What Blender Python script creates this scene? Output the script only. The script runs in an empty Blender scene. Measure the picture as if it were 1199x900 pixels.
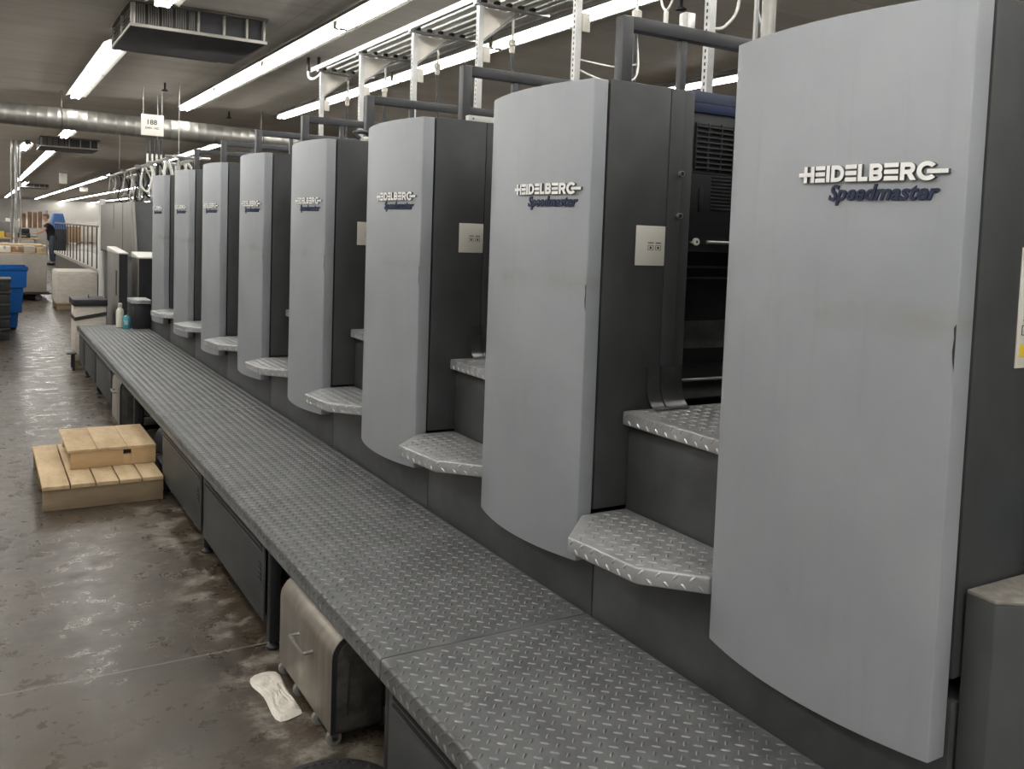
import bpy, bmesh, math, random
from mathutils import Matrix, Vector
random.seed(7)
COL = bpy.context.scene.collection
SC = bpy.context.scene

# ------------------------------------------------------------------ materials
def mat(name, color, rough=.5, metal=0., var=0., vscale=6., stretch=(1, 1, 1), bump=0., bscale=40., spec=.5, emit=0.):
    m = bpy.data.materials.new(name); m.use_nodes = True
    nt = m.node_tree; N = nt.nodes; L = nt.links; b = N['Principled BSDF']
    b.inputs['Base Color'].default_value = (*color, 1); b.inputs['Roughness'].default_value = rough
    b.inputs['Metallic'].default_value = metal; b.inputs['Specular IOR Level'].default_value = spec
    tc = N.new('ShaderNodeTexCoord'); mp = N.new('ShaderNodeMapping'); mp.inputs['Scale'].default_value = stretch
    L.new(tc.outputs['Object'], mp.inputs['Vector'])
    if var:
        oi = N.new('ShaderNodeObjectInfo'); ad = N.new('ShaderNodeVectorMath'); ad.operation = 'ADD'
        ml = N.new('ShaderNodeMath'); ml.operation = 'MULTIPLY'; ml.inputs[1].default_value = 37.
        L.new(oi.outputs['Random'], ml.inputs[0]); L.new(mp.outputs['Vector'], ad.inputs[0]); L.new(ml.outputs[0], ad.inputs[1])
        n = N.new('ShaderNodeTexNoise'); n.inputs['Scale'].default_value = vscale; n.inputs['Detail'].default_value = 5; n.inputs['Roughness'].default_value = .6
        L.new(ad.outputs[0], n.inputs['Vector'])
        r = N.new('ShaderNodeValToRGB'); r.color_ramp.elements[0].position = .3; r.color_ramp.elements[1].position = .7
        r.color_ramp.elements[0].color = (*[c * (1 - var) for c in color], 1); r.color_ramp.elements[1].color = (*[min(1, c * (1 + var)) for c in color], 1)
        L.new(n.outputs['Fac'], r.inputs['Fac']); L.new(r.outputs['Color'], b.inputs['Base Color'])
    if bump:
        n2 = N.new('ShaderNodeTexNoise'); n2.inputs['Scale'].default_value = bscale; n2.inputs['Detail'].default_value = 4
        L.new(mp.outputs['Vector'], n2.inputs['Vector'])
        bp = N.new('ShaderNodeBump'); bp.inputs['Strength'].default_value = bump; bp.inputs['Distance'].default_value = .01
        L.new(n2.outputs['Fac'], bp.inputs['Height']); L.new(bp.outputs['Normal'], b.inputs['Normal'])
    if emit:
        b.inputs['Emission Color'].default_value = (*color, 1); b.inputs['Emission Strength'].default_value = emit
    return m

def math_node(nt, op, a, b=None, c=None):
    n = nt.nodes.new('ShaderNodeMath'); n.operation = op
    for i, v in enumerate((a, b, c)):
        if v is None: continue
        if isinstance(v, (int, float)): n.inputs[i].default_value = v
        else: nt.links.new(v, n.inputs[i])
    return n.outputs[0]

def mix_node(nt, fac, a, b):
    n = nt.nodes.new('ShaderNodeMix'); n.data_type = 'RGBA'
    for sock, v in ((n.inputs[0], fac), (n.inputs[6], a), (n.inputs[7], b)):
        if isinstance(v, (int, float)): sock.default_value = v
        elif isinstance(v, tuple): sock.default_value = (*v, 1)
        else: nt.links.new(v, sock)
    return n.outputs[2]

def noise_node(nt, vec, scale, detail=5, rough=.6):
    n = nt.nodes.new('ShaderNodeTexNoise'); n.inputs['Scale'].default_value = scale; n.inputs['Detail'].default_value = detail; n.inputs['Roughness'].default_value = rough
    if vec is not None: nt.links.new(vec, n.inputs['Vector'])
    return n.outputs['Fac']

def ramp(nt, fac, p0, p1, v0=0., v1=1.):
    n = nt.nodes.new('ShaderNodeMapRange'); n.inputs[1].default_value = p0; n.inputs[2].default_value = p1; n.inputs[3].default_value = v0; n.inputs[4].default_value = v1
    nt.links.new(fac, n.inputs[0]); return n.outputs[0]

def concrete():
    m = bpy.data.materials.new('polished_concrete'); m.use_nodes = True; nt = m.node_tree; b = nt.nodes['Principled BSDF']
    g = nt.nodes.new('ShaderNodeNewGeometry'); pos = g.outputs['Position']
    sx = nt.nodes.new('ShaderNodeSeparateXYZ'); nt.links.new(pos, sx.inputs[0]); X, Y = sx.outputs[0], sx.outputs[1]
    n1 = noise_node(nt, pos, 1.1, 8, .65); n2 = noise_node(nt, pos, 7., 6, .7); n3 = noise_node(nt, pos, 60., 3)
    mp = nt.nodes.new('ShaderNodeMapping'); mp.inputs['Scale'].default_value = (.35, 2.2, 1); nt.links.new(pos, mp.inputs[0])
    n4 = noise_node(nt, mp.outputs[0], 1.3, 5)
    c = mix_node(nt, ramp(nt, n1, .32, .68), (.040, .030, .0205), (.084, .064, .044))
    c = mix_node(nt, ramp(nt, n2, .5, .75, 0, .45), c, (.038, .032, .026))
    c = mix_node(nt, ramp(nt, n3, .55, .8, 0, .3), c, (.105, .092, .076))
    c = mix_node(nt, ramp(nt, n4, .55, .75, 0, .3), c, (.10, .087, .07))
    # pale scuffs beside the feet of the walkway
    band = math_node(nt, 'MULTIPLY', ramp(nt, X, .60, .84), ramp(nt, X, 1.1, .95))
    sc = math_node(nt, 'MULTIPLY', band, ramp(nt, noise_node(nt, pos, 5.5, 8, .72), 0.50, .64, 0, .8))
    c = mix_node(nt, sc, c, (.34, .31, .265))
    # cut slab joints
    def line(v, at, w): return math_node(nt, 'LESS_THAN', math_node(nt, 'ABSOLUTE', math_node(nt, 'SUBTRACT', v, at)), w)
    wob = math_node(nt, 'MULTIPLY', math_node(nt, 'SUBTRACT', noise_node(nt, pos, 1.5), .5), .03)
    Yw = math_node(nt, 'ADD', Y, wob); Xw = math_node(nt, 'ADD', X, wob)
    ylines = math_node(nt, 'MAXIMUM', line(Yw, 3.475, .006), math_node(nt, 'MAXIMUM', line(Yw, 14.2, .012), line(Yw, 24.9, .015)))
    c = mix_node(nt, math_node(nt, 'MULTIPLY', ylines, .55), c, (.26, .24, .205))
    dk = math_node(nt, 'MAXIMUM', line(math_node(nt, 'ADD', Yw, .011), 3.475, .003), math_node(nt, 'MULTIPLY', line(Xw, .285, .006), math_node(nt, 'GREATER_THAN', Y, 5.4)))
    c = mix_node(nt, math_node(nt, 'MULTIPLY', dk, .7), c, (.022, .019, .016))
    nt.links.new(c, b.inputs['Base Color'])
    nt.links.new(ramp(nt, n2, .3, .75, .20, .46), b.inputs['Roughness']); b.inputs['Specular IOR Level'].default_value = .4
    bp = nt.nodes.new('ShaderNodeBump'); bp.inputs['Strength'].default_value = .12; bp.inputs['Distance'].default_value = .01
    nt.links.new(n2, bp.inputs['Height']); nt.links.new(bp.outputs[0], b.inputs['Normal'])
    return m

def cover_paint():
    m = bpy.data.materials.new('light_grey_paint'); m.use_nodes = True; nt = m.node_tree; b = nt.nodes['Principled BSDF']
    tc = nt.nodes.new('ShaderNodeTexCoord'); oi = nt.nodes.new('ShaderNodeObjectInfo')
    ad = nt.nodes.new('ShaderNodeVectorMath'); nt.links.new(tc.outputs['Object'], ad.inputs[0]); nt.links.new(math_node(nt, 'MULTIPLY', oi.outputs['Random'], 31.), ad.inputs[1])
    v = ad.outputs[0]; g = nt.nodes.new('ShaderNodeNewGeometry'); sx = nt.nodes.new('ShaderNodeSeparateXYZ'); nt.links.new(g.outputs['Position'], sx.inputs[0]); Z = sx.outputs[2]
    n1 = noise_node(nt, v, 3., 6); mp = nt.nodes.new('ShaderNodeMapping'); mp.inputs['Scale'].default_value = (14, 14, 1.2); nt.links.new(v, mp.inputs[0]); n2 = noise_node(nt, mp.outputs[0], 2.2, 5)
    c = mix_node(nt, ramp(nt, n1, .3, .7), (.256, .272, .288), (.308, .325, .340))
    c = mix_node(nt, ramp(nt, n2, .55, .8, 0, .35), c, (.225, .236, .243))
    # hand smears at hip height
    d = math_node(nt, 'ABSOLUTE', math_node(nt, 'SUBTRACT', math_node(nt, 'ADD', Z, math_node(nt, 'MULTIPLY', noise_node(nt, v, 6., 3), .05)), 1.495))
    sm = math_node(nt, 'MULTIPLY', ramp(nt, d, .035, .0), ramp(nt, noise_node(nt, v, 4.5, 5), .42, .68, 0, .75))
    c = mix_node(nt, sm, c, (.215, .205, .175))
    sp = ramp(nt, noise_node(nt, v, 26., 3), .72, .76, 0, .35)
    c = mix_node(nt, sp, c, (.23, .23, .23))
    nt.links.new(c, b.inputs['Base Color']); nt.links.new(ramp(nt, n1, .3, .7, .42, .55), b.inputs['Roughness'])
    return m

def ceiling_tiles():
    m = bpy.data.materials.new('ceiling_tiles'); m.use_nodes = True; nt = m.node_tree; b = nt.nodes['Principled BSDF']
    g = nt.nodes.new('ShaderNodeNewGeometry'); pos = g.outputs['Position']
    br = nt.nodes.new('ShaderNodeTexBrick'); br.offset = 0; br.inputs['Scale'].default_value = 1; br.inputs['Brick Width'].default_value = 1.22; br.inputs['Row Height'].default_value = .61
    br.inputs['Mortar Size'].default_value = .006; br.inputs['Color1'].default_value = (.74, .70, .64, 1); br.inputs['Color2'].default_value = (.67, .635, .58, 1); br.inputs['Mortar'].default_value = (.54, .51, .46, 1)
    nt.links.new(pos, br.inputs['Vector'])
    mp = nt.nodes.new('ShaderNodeMapping'); mp.inputs['Scale'].default_value = (.25, 1.5, 1); nt.links.new(pos, mp.inputs[0])
    c = mix_node(nt, ramp(nt, noise_node(nt, mp.outputs[0], 1.6, 6), .45, .75, 0, .6), br.outputs['Color'], (.50, .47, .42))
    c = mix_node(nt, ramp(nt, noise_node(nt, pos, .8, 4), .5, .75, 0, .4), c, (.78, .745, .69))
    nt.links.new(c, b.inputs['Base Color']); b.inputs['Roughness'].default_value = .9
    return m

def wood(name, c0, c1, scale):
    m = bpy.data.materials.new(name); m.use_nodes = True; nt = m.node_tree; b = nt.nodes['Principled BSDF']
    tc = nt.nodes.new('ShaderNodeTexCoord'); mp = nt.nodes.new('ShaderNodeMapping'); mp.inputs['Scale'].default_value = scale; nt.links.new(tc.outputs['Object'], mp.inputs[0])
    n1 = noise_node(nt, mp.outputs[0], 4., 6, .65); n2 = noise_node(nt, tc.outputs['Object'], 14., 4)
    c = mix_node(nt, ramp(nt, n1, .3, .7), c0, c1); c = mix_node(nt, ramp(nt, n2, .6, .8, 0, .5), c, tuple(x * .55 for x in c0))
    nt.links.new(c, b.inputs['Base Color']); b.inputs['Roughness'].default_value = .75
    return m

M = {}
M['concrete'] = concrete(); M['cover'] = cover_paint(); M['ceiling'] = ceiling_tiles()
M['side'] = mat('dark_grey_paint', (.046, .0485, .0495), .55, var=.22, vscale=5.)
M['kick'] = mat('dark_grey_kick_paint', (.050, .052, .053), .5, var=.3, vscale=7.)
M['black'] = mat('black_paint', (.012, .013, .016), .5, var=.2)
M['void'] = mat('black_machine_interior', (.008, .009, .012), .6, var=.3)
M['tread'] = mat('tread_plate_steel', (.15, .154, .156), .5, .3, var=.25, vscale=9., bump=.05, bscale=120.)
M['tread_lug'] = mat('worn_tread_lug', (.19, .193, .194), .42, .45, var=.18, vscale=14.)
M['step'] = mat('bright_tread_plate', (.35, .355, .357), .45, .4, var=.2, vscale=12.)
M['step_lug'] = mat('bright_tread_lug', (.42, .425, .425), .38, .5, var=.15, vscale=20.)
M['frame'] = mat('frame_grey_paint', (.040, .042, .046), .45, var=.15)
M['plate'] = mat('warm_white_plate', (.62, .60, .54), .5, var=.05)
M['ink'] = mat('dark_print', (.03, .03, .03), .6, var=.1)
M['yellow'] = mat('yellow_print', (.75, .52, .05), .5, var=.05)
M['logo_white'] = mat('white_letter', (.86, .86, .84), .35, var=.03)
M['logo_back'] = mat('letter_edge', (.10, .105, .11), .5, var=.05)  # letter sides coloured dark for the outline and shadow round the letters
M['logo_blue'] = mat('navy_letter', (.008, .015, .050), .6, var=.1)
M['blue_strip'] = mat('blue_strip', (.008, .017, .06), .6, var=.15)
M['blue_strip_top'] = mat('grey_blue_strip', (.045, .055, .09), .6, var=.1)
M['steel'] = mat('brushed_steel', (.40, .39, .37), .33, .85, var=.15, vscale=6., stretch=(1, 1, 8))
M['chute'] = mat('worn_dark_steel', (.15, .15, .15), .3, .8, var=.3, vscale=8.)
M['cart'] = mat('brushed_cart_steel', (.34, .31, .27), .40, .75, var=.25, vscale=3., stretch=(6, 6, .6))
M['cartside'] = mat('oily_dark_cart_side', (.075, .07, .062), .5, .3, var=.5, vscale=18.)
M['rubber'] = mat('black_rubber', (.02, .02, .02), .7, var=.2)
M['wheel'] = mat('grey_caster_wheel', (.17, .165, .155), .5, var=.25)
M['cloth'] = mat('white_cloth', (.72, .68, .60), .95, var=.1, vscale=20., bump=.5, bscale=60.)
M['wood'] = wood('pine_boards', (.38, .26, .135), (.66, .51, .32), (1.6, .5, 1.6))
M['wood2'] = wood('old_timber', (.20, .145, .09), (.34, .26, .165), (.5, 3, 2))
M['wood3'] = wood('pine_front', (.44, .29, .14), (.60, .43, .24), (.6, 3, 3))
M['galv'] = mat('galvanised_steel', (.40, .40, .39), .38, .7, var=.2, vscale=10.)
M['duct'] = mat('duct_steel', (.30, .29, .27), .42, .8, var=.2, vscale=3.)
M['strut'] = mat('zinc_strut', (.42, .42, .41), .42, .45, var=.12, vscale=12.)
M['cream'] = mat('cream_box', (.48, .455, .40), .55, var=.06)
M['dimmed_enamel'] = mat('lamp_enamel_dimmed', (.12, .115, .10), .45, var=.04)  # white enamel, colour darkened so the lit wings do not clip
M['tube'] = mat('lit_tube', (1., .982, .945), .4, emit=27.)
M['hvac'] = mat('brown_grey_sheet', (.095, .085, .072), .55, .2, var=.2)
M['hvacd'] = mat('dark_hvac_panel', (.030, .030, .034), .6, var=.2)
M['fin'] = mat('hvac_fin', (.20, .19, .17), .5, .3, var=.1)
M['rim'] = mat('hvac_rim', (.33, .31, .28), .45, .5, var=.1)
M['cable'] = mat('black_cable', (.015, .015, .016), .5, var=.1)
M['wcable'] = mat('white_cable', (.62, .62, .58), .5, var=.06)
M['wall'] = mat('painted_wall', (.78, .75, .70), .85, var=.06, vscale=.6)
M['sign'] = mat('sign_board', (.80, .77, .70), .6, var=.03)
M['hood'] = mat('warm_grey_hood', (.185, .172, .157), .5, var=.12, vscale=2.)
M['hood_light'] = mat('pale_cap', (.62, .60, .56), .5, var=.06)
M['paper'] = mat('wrapped_paper', (.62, .57, .50), .55, var=.12, vscale=9., stretch=(1, 1, 4), bump=.3, bscale=12.)
M['paper2'] = mat('grey_wrap', (.43, .40, .355), .4, var=.12, vscale=5., bump=.25, bscale=9.)
M['bin_blue'] = mat('blue_plastic', (.012, .115, .40), .38, var=.1)
M['bottle_white'] = mat('white_plastic', (.72, .70, .60), .4, var=.05)
M['teal'] = mat('teal_liquid', (.06, .30, .36), .2, var=.15)
M['lblue'] = mat('pale_blue_plastic', (.22, .36, .58), .3, var=.15)
M['topmat'] = mat('brown_grey_top', (.17, .155, .135), .55, var=.35, vscale=30., bump=.2, bscale=50.)
M['skin'] = mat('skin', (.55, .33, .24), .6, var=.08)
M['hair'] = mat('grey_brown_hair', (.16, .13, .10), .8, var=.3, vscale=60.)
M['shirt'] = mat('black_shirt', (.016, .018, .026), .85, var=.25)
M['jeans'] = mat('blue_grey_jeans', (.085, .105, .135), .9, var=.2)
M['card'] = mat('brown_cardboard', (.35, .23, .13), .85, var=.12)
M['amber'] = mat('brown_tube', (.22, .115, .06), .6, var=.2)
M['crate'] = mat('black_crate', (.02, .021, .02), .5, var=.25)
M['dolly'] = mat('maroon_steel', (.06, .035, .03), .6, var=.2)
M['rail'] = mat('pale_grey_paint', (.42, .40, .37), .5, var=.1)
M['brown_panel'] = mat('olive_brown_panel', (.115, .10, .08), .5, var=.15)
M['bluewrap'] = mat('blue_sheet', (.09, .19, .45), .7, var=.15)
M['green'] = mat('pale_print', (.45, .55, .55), .7, var=.2, vscale=20.)

# ------------------------------------------------------------------ mesh helpers
class MB:
    def __init__(s): s.v = []; s.f = []; s.m = []
    def add(s, vs, fs, m=0):
        o = len(s.v); s.v += [tuple(p) for p in vs]; s.f += [tuple(i + o for i in f) for f in fs]; s.m += [m] * len(fs); return s
    def box(s, x0, x1, y0, y1, z0, z1, m=0):
        return s.add([(x, y, z) for z in (z0, z1) for y in (y0, y1) for x in (x0, x1)], [(0, 2, 3, 1), (4, 5, 7, 6), (0, 1, 5, 4), (2, 6, 7, 3), (0, 4, 6, 2), (1, 3, 7, 5)], m)
    def prism(s, poly, ax, a0, a1, m=0):
        n = len(poly)
        if ax == 'z': P = lambda u, v, a: (u, v, a)
        elif ax == 'y': P = lambda u, v, a: (u, a, v)
        else: P = lambda u, v, a: (a, u, v)
        vs = [P(u, v, a0) for u, v in poly] + [P(u, v, a1) for u, v in poly]
        fs = [tuple(range(n))[::-1], tuple(range(n, 2 * n))] + [(i, (i + 1) % n, n + (i + 1) % n, n + i) for i in range(n)]
        return s.add(vs, fs, m)
    def tube(s, pts, r, n=8, m=0, caps=True, rs=None):
        pts = [Vector(p) for p in pts]; rings = []; up = Vector((.13, .21, .97))
        for i, p in enumerate(pts):
            d = (pts[min(i + 1, len(pts) - 1)] - pts[max(i - 1, 0)]).normalized()
            a = d.cross(up)
            if a.length < .05: a = d.cross(Vector((1, 0, 0)))
            a.normalize(); b = d.cross(a).normalized(); rr = rs[i] if rs else r
            rings.append([p + a * (rr * math.cos(2 * math.pi * k / n)) + b * (rr * math.sin(2 * math.pi * k / n)) for k in range(n)])
        vs = [p for R in rings for p in R]; fs = []
        for i in range(len(pts) - 1):
            for k in range(n): fs.append((i * n + k, i * n + (k + 1) % n, (i + 1) * n + (k + 1) % n, (i + 1) * n + k))
        if caps: fs += [tuple(range(n))[::-1], tuple((len(pts) - 1) * n + k for k in range(n))]
        return s.add(vs, fs, m)
    def lathe(s, prof, c, n=20, m=0):      # prof: (radius, height), about z through c
        vs = [(c[0] + r * math.cos(2 * math.pi * k / n), c[1] + r * math.sin(2 * math.pi * k / n), c[2] + h) for r, h in prof for k in range(n)]
        fs = [(i * n + k, i * n + (k + 1) % n, (i + 1) * n + (k + 1) % n, (i + 1) * n + k) for i in range(len(prof) - 1) for k in range(n)]
        fs += [tuple(range(n))[::-1], tuple((len(prof) - 1) * n + k for k in range(n))]
        return s.add(vs, fs, m)
    def ball(s, c, r, n=12, k=8, m=0, sc=(1, 1, 1)):
        prof = [(max(1e-4, r * math.sin(math.pi * i / k)), -r * math.cos(math.pi * i / k)) for i in range(k + 1)]
        o = len(s.v); s.lathe(prof, (0, 0, 0), n, m)
        s.v[o:] = [(c[0] + x * sc[0], c[1] + y * sc[1], c[2] + z * sc[2]) for x, y, z in s.v[o:]]; return s
    def lugs(s, org, U, V, W, u0, u1, v0, v1, inside=None, m=0, sp=.043, L=.026, wd=.0092, h=.0028):
        org, U, V, W = map(Vector, (org, U, V, W)); q = math.sqrt(.5)
        i0, i1, j0, j1 = [int(math.floor(t / (sp / 2))) for t in (u0, u1, v0, v1)]
        for i in range(i0, i1 + 1):
            for j in range(j0, j1 + 1):
                if (i + j) % 2: continue
                u = i * sp / 2; v = j * sp / 2
                if not (u0 <= u <= u1 and v0 <= v <= v1) or (inside and not inside(u, v)): continue
                d = (U - V) * q if i % 2 == 0 else (U + V) * q
                e = W.cross(d); c = org + U * u + V * v
                P = lambda a, b, t: c + d * (a * L) + e * (b * wd) + W * t
                vs = [P(-.5, 0, 0), P(-.22, -.46, 0), P(.22, -.46, 0), P(.5, 0, 0), P(.22, .46, 0), P(-.22, .46, 0), P(-.27, 0, h), P(.27, 0, h)]
                s.add(vs, [(0, 1, 6), (1, 2, 7, 6), (2, 3, 7), (3, 4, 7), (4, 5, 6, 7), (5, 0, 6)], m)
        return s
    def build(s, name, mats, parent=None, bevel=0., smooth=False, seg=2):
        if not isinstance(mats, (list, tuple)): mats = [mats]
        off = Vector((0, 0, 0))
        if parent is not None: off = Vector(parent['_o'])
        else:
            xs, ys, zs = zip(*s.v); off = Vector(((min(xs) + max(xs)) / 2, (min(ys) + max(ys)) / 2, min(zs)))
        me = bpy.data.meshes.new(name); me.from_pydata([tuple(Vector(p) - off) for p in s.v], [], s.f); me.validate()
        for t in mats: me.materials.append(M[t])
        if len(mats) > 1 and len(me.polygons) == len(s.m): me.polygons.foreach_set('material_index', s.m)
        bm = bmesh.new(); bm.from_mesh(me); bmesh.ops.recalc_face_normals(bm, faces=bm.faces)
        if bevel:
            ed = [e for e in bm.edges if len(e.link_faces) == 2 and e.calc_face_angle(0) > .6]
            bmesh.ops.bevel(bm, geom=ed, offset=bevel, segments=seg, profile=.5, affect='EDGES', clamp_overlap=True)
        bm.to_mesh(me); bm.free()
        if smooth or bevel:
            me.polygons.foreach_set('use_smooth', [True] * len(me.polygons)); me.set_sharp_from_angle(angle=math.radians(38))
        o = bpy.data.objects.new(name, me); COL.objects.link(o)
        if parent is not None: o.parent = parent
        else: o.location = off
        o['_o'] = list(off); return o

def thing(name, label, cat, loc, group=None):
    o = bpy.data.objects.new(name, None); COL.objects.link(o); o.location = loc; o.empty_display_size = .1
    o['_o'] = list(loc); return tag(o, label, cat, group)
def tag(o, label, cat, group=None, kind=None):
    o['label'] = label; o['category'] = cat
    if group: o['group'] = group
    if kind: o['kind'] = kind
    return o
def struct(o, label=None, cat=None):
    o['kind'] = 'structure'
    if label: o['label'] = label
    if cat: o['category'] = cat
    return o
def copy_tree(o, parent=None, skip=()):
    c = o.copy(); COL.objects.link(c)
    if parent is not None: c.parent = parent
    for ch in [x for x in o.children]:
        if ch.name.split('.')[0] in skip: continue
        copy_tree(ch, c, skip)
    return c
def curve_pts(p, n=12):        # Catmull-Rom through points
    p = [Vector(q) for q in p]; out = []
    for i in range(len(p) - 1):
        a, b, c, d = p[max(i - 1, 0)], p[i], p[i + 1], p[min(i + 2, len(p) - 1)]
        for k in range(n):
            t = k / n; out.append(.5 * ((2 * b) + (c - a) * t + (2 * a - 5 * b + 4 * c - d) * t * t + (3 * b - 3 * c + d - a) * t ** 3))
    out.append(p[-1]); return out

def text_flat(body, size, shear=0., bold=0., ext=.002, spacing=1.):
    cu = bpy.data.curves.new('lettering', 'FONT'); cu.body = body; cu.size = size; cu.shear = shear; cu.offset = bold; cu.extrude = ext; cu.resolution_u = 3; cu.space_character = spacing
    ob = bpy.data.objects.new('lettering', cu); COL.objects.link(ob)
    dg = bpy.context.evaluated_depsgraph_get(); dg.update(); me = bpy.data.meshes.new_from_object(ob.evaluated_get(dg))
    vs = [tuple(v.co) for v in me.vertices]; fs = [tuple(p.vertices) for p in me.polygons]
    bpy.data.objects.remove(ob); bpy.data.curves.remove(cu); bpy.data.meshes.remove(me)
    x0 = min(v[0] for v in vs); x1 = max(v[0] for v in vs)
    return [(v[0] - x0, v[1], v[2]) for v in vs], fs, x1 - x0

# ------------------------------------------------------------------ camera (fitted to the photograph)
f, cx, cy = 1073.6177, 639.533, 350.0016
ax, ay, az = 1.504796787458659, 0.03747508719655866, -0.5559435152120448
R = Matrix.Rotation(az, 4, 'Z') @ Matrix.Rotation(ax, 4, 'X') @ Matrix.Rotation(ay, 4, 'Z')
cam = bpy.data.objects.new('camera', bpy.data.cameras.new('camera')); COL.objects.link(cam)
cam.matrix_world = Matrix.Translation((0, 0, 1.6)) @ R
cam.data.sensor_width = 36; cam.data.lens = f / 1199 * 36
cam.data.shift_x = (599.5 - cx) / 1199; cam.data.shift_y = (cy - 450) / 1199
cam.data.clip_start = .02; cam.data.clip_end = 400
SC.camera = cam

# ------------------------------------------------------------------ the hall
CEIL = 3.5
X0, X1, Y0, Y1 = -7., 34., -16., 101.
struct(MB().box(X0, X1, Y0, Y1, -.2, 0).build('floor', 'concrete'), 'polished brown concrete floor with cut joints', 'floor')
struct(MB().box(X0, X1, Y0, Y1, CEIL, CEIL + .2).build('ceiling', 'ceiling'), 'brown tiled ceiling of the hall', 'ceiling')
struct(MB().box(X0 - .2, X0, Y0, Y1, 0, CEIL).build('wall_left', 'wall'), 'left wall', 'wall')
struct(MB().box(X1, X1 + .2, Y0, Y1, 0, CEIL).build('wall_right', 'wall'), 'right wall', 'wall')
struct(MB().box(X0, X1, Y0 - .2, Y0, 0, CEIL).build('wall_front', 'wall'), 'wall behind the camera', 'wall')
struct(MB().box(X0, X1, Y1, Y1 + .2, 0, CEIL).build('wall_back', 'wall'), 'pale far wall', 'wall')

# ------------------------------------------------------------------ fluorescent lamps
def make_lamp(Ln, label):
    x, y0, y1 = 0., 0., Ln
    t = thing('ceiling_light', label, 'light', (0, 0, 3.395), 'fluorescent ceiling lights')
    h = MB(); h.box(-.055, .055, y0, y1, 3.45, CEIL - .002); h.build('housing', 'dimmed_enamel', t, .004)
    for sgn in (-1, 1):
        w = MB(); w.prism([(sgn * .055, 3.452), (sgn * .135, 3.412), (sgn * .137, 3.416), (sgn * .057, 3.458)], 'y', y0, y1); w.build('reflector_wing', 'dimmed_enamel', t)
    for yy in (y0, y1 - .03):
        e = MB(); e.box(-.062, .062, yy, yy + .03, 3.388, 3.45); e.build('lamp_holder', 'dimmed_enamel', t)
    for sx in (-.042, .042):
        n = max(1, round(Ln / 1.22)); s = Ln / n
        for i in range(n):
            b = MB(); b.tube([(sx, y0 + i * s + .03, 3.402), (sx, y0 + (i + 1) * s - .03, 3.402)], .0165, 8); b.build('tube', 'tube', t, smooth=True)
    return t
lampA = make_lamp(2.44, 'x'); lampB = make_lamp(4.88, 'x'); lampC = make_lamp(14.64, 'x')
usedA = usedB = usedC = False
def place_lamp(x, y0, label, long=False):
    global usedA, usedB, usedC
    if long == 3: o = lampC if not usedC else copy_tree(lampC); usedC = True
    elif long: o = lampB if not usedB else copy_tree(lampB); usedB = True
    else: o = lampA if not usedA else copy_tree(lampA); usedA = True
    o.location = (x, y0, 3.395); o['label'] = label
ordn = ['nearest', 'second', 'third', 'fourth', 'fifth', 'sixth', 'seventh', 'eighth', 'ninth', 'tenth', 'eleventh', 'twelfth', 'thirteenth', 'fourteenth', 'fifteenth', 'sixteenth']
def lamp_row(x, ys, where, long=False):
    for i, y in enumerate(ys): place_lamp(x, y, '%s ceiling light of the row %s' % (ordn[i], where), long)
place_lamp(1.30, 5.86, 'ceiling light just in front of the grey air handler box')
lamp_row(1.22, [10.4, 12.86], 'just behind the air handler above the aisle')
place_lamp(1.60, 20.4, 'short ceiling light beyond the round duct above the aisle')
place_lamp(1.03, 25.6, 'short ceiling light left of the dark far vent box')
lamp_row(1.66, [26.6 + 4.9 * i for i in range(5)], 'running far down the aisle', True)
lamp_row(2.07, [52.2 + 5.2 * i for i in range(8)], 'at the far end of the aisle', True)
lamp_row(2.76, [.70 + 2.46 * i for i in range(6)], 'between air handler and cable rack')
lamp_row(4.22, [.50 + 2.46 * i for i in range(6)], 'behind the cable rack above the press')
lamp_row(4.58, [20.7 + 2.46 * i for i in range(4)], 'beyond the duct above the far press end')
lamp_row(4.38, [39. + 5. * i for i in range(11)], 'far away right of the two hanging white boards', True)
lamp_row(6.9, [47. + 5. * i for i in range(11)], 'far away above the grey delivery hood', True)
lamp_row(9.5, [63. + 5. * i for i in range(8)], 'lowest over the grey delivery hood', True)
lamp_row(7.0, [2.0 + 2.46 * i for i in range(6)], 'seen under the guard frames at the right')
lamp_row(12.0, [58. + 5. * i for i in range(8)], 'hidden far behind the delivery hood', True)
lamp_row(-.35, [-14.2 + 14.7 * i for i in range(7)], 'added unseen just left of the picture', 3)  # unseen row, added for the light on the covers
lamp_row(-2.1, [-14.2 + 14.7 * i for i in range(3)], 'added unseen second left of the picture', 3)  # further unseen row, added as fill on the cover fronts
lamp_row(1.30, [-13.4], 'added unseen overhead behind the camera', 3)  # unseen row added to light the sides that face the camera
lamp_row(2.76, [-14.2], 'added unseen behind the camera on the right', 3)  # another unseen row, added for more frontal light

# ------------------------------------------------------------------ printing units
NEAR = 1.02; PITCH = 1.2
ZT, ZB = 2.068, .64
AR = 1.013; AXC = 1.517 + math.sqrt(AR ** 2 - .305 ** 2)
def arc_x(s): return AXC - math.sqrt(max(1e-6, AR ** 2 - (s - .305) ** 2))
N0 = NEAR + PITCH           # prototype is the second unit
root = thing('printing_unit', 'x', 'printing press unit', (2.2, N0 + .45, 0), 'grey units of the printing press')
def rel(y): return N0 + y

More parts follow.
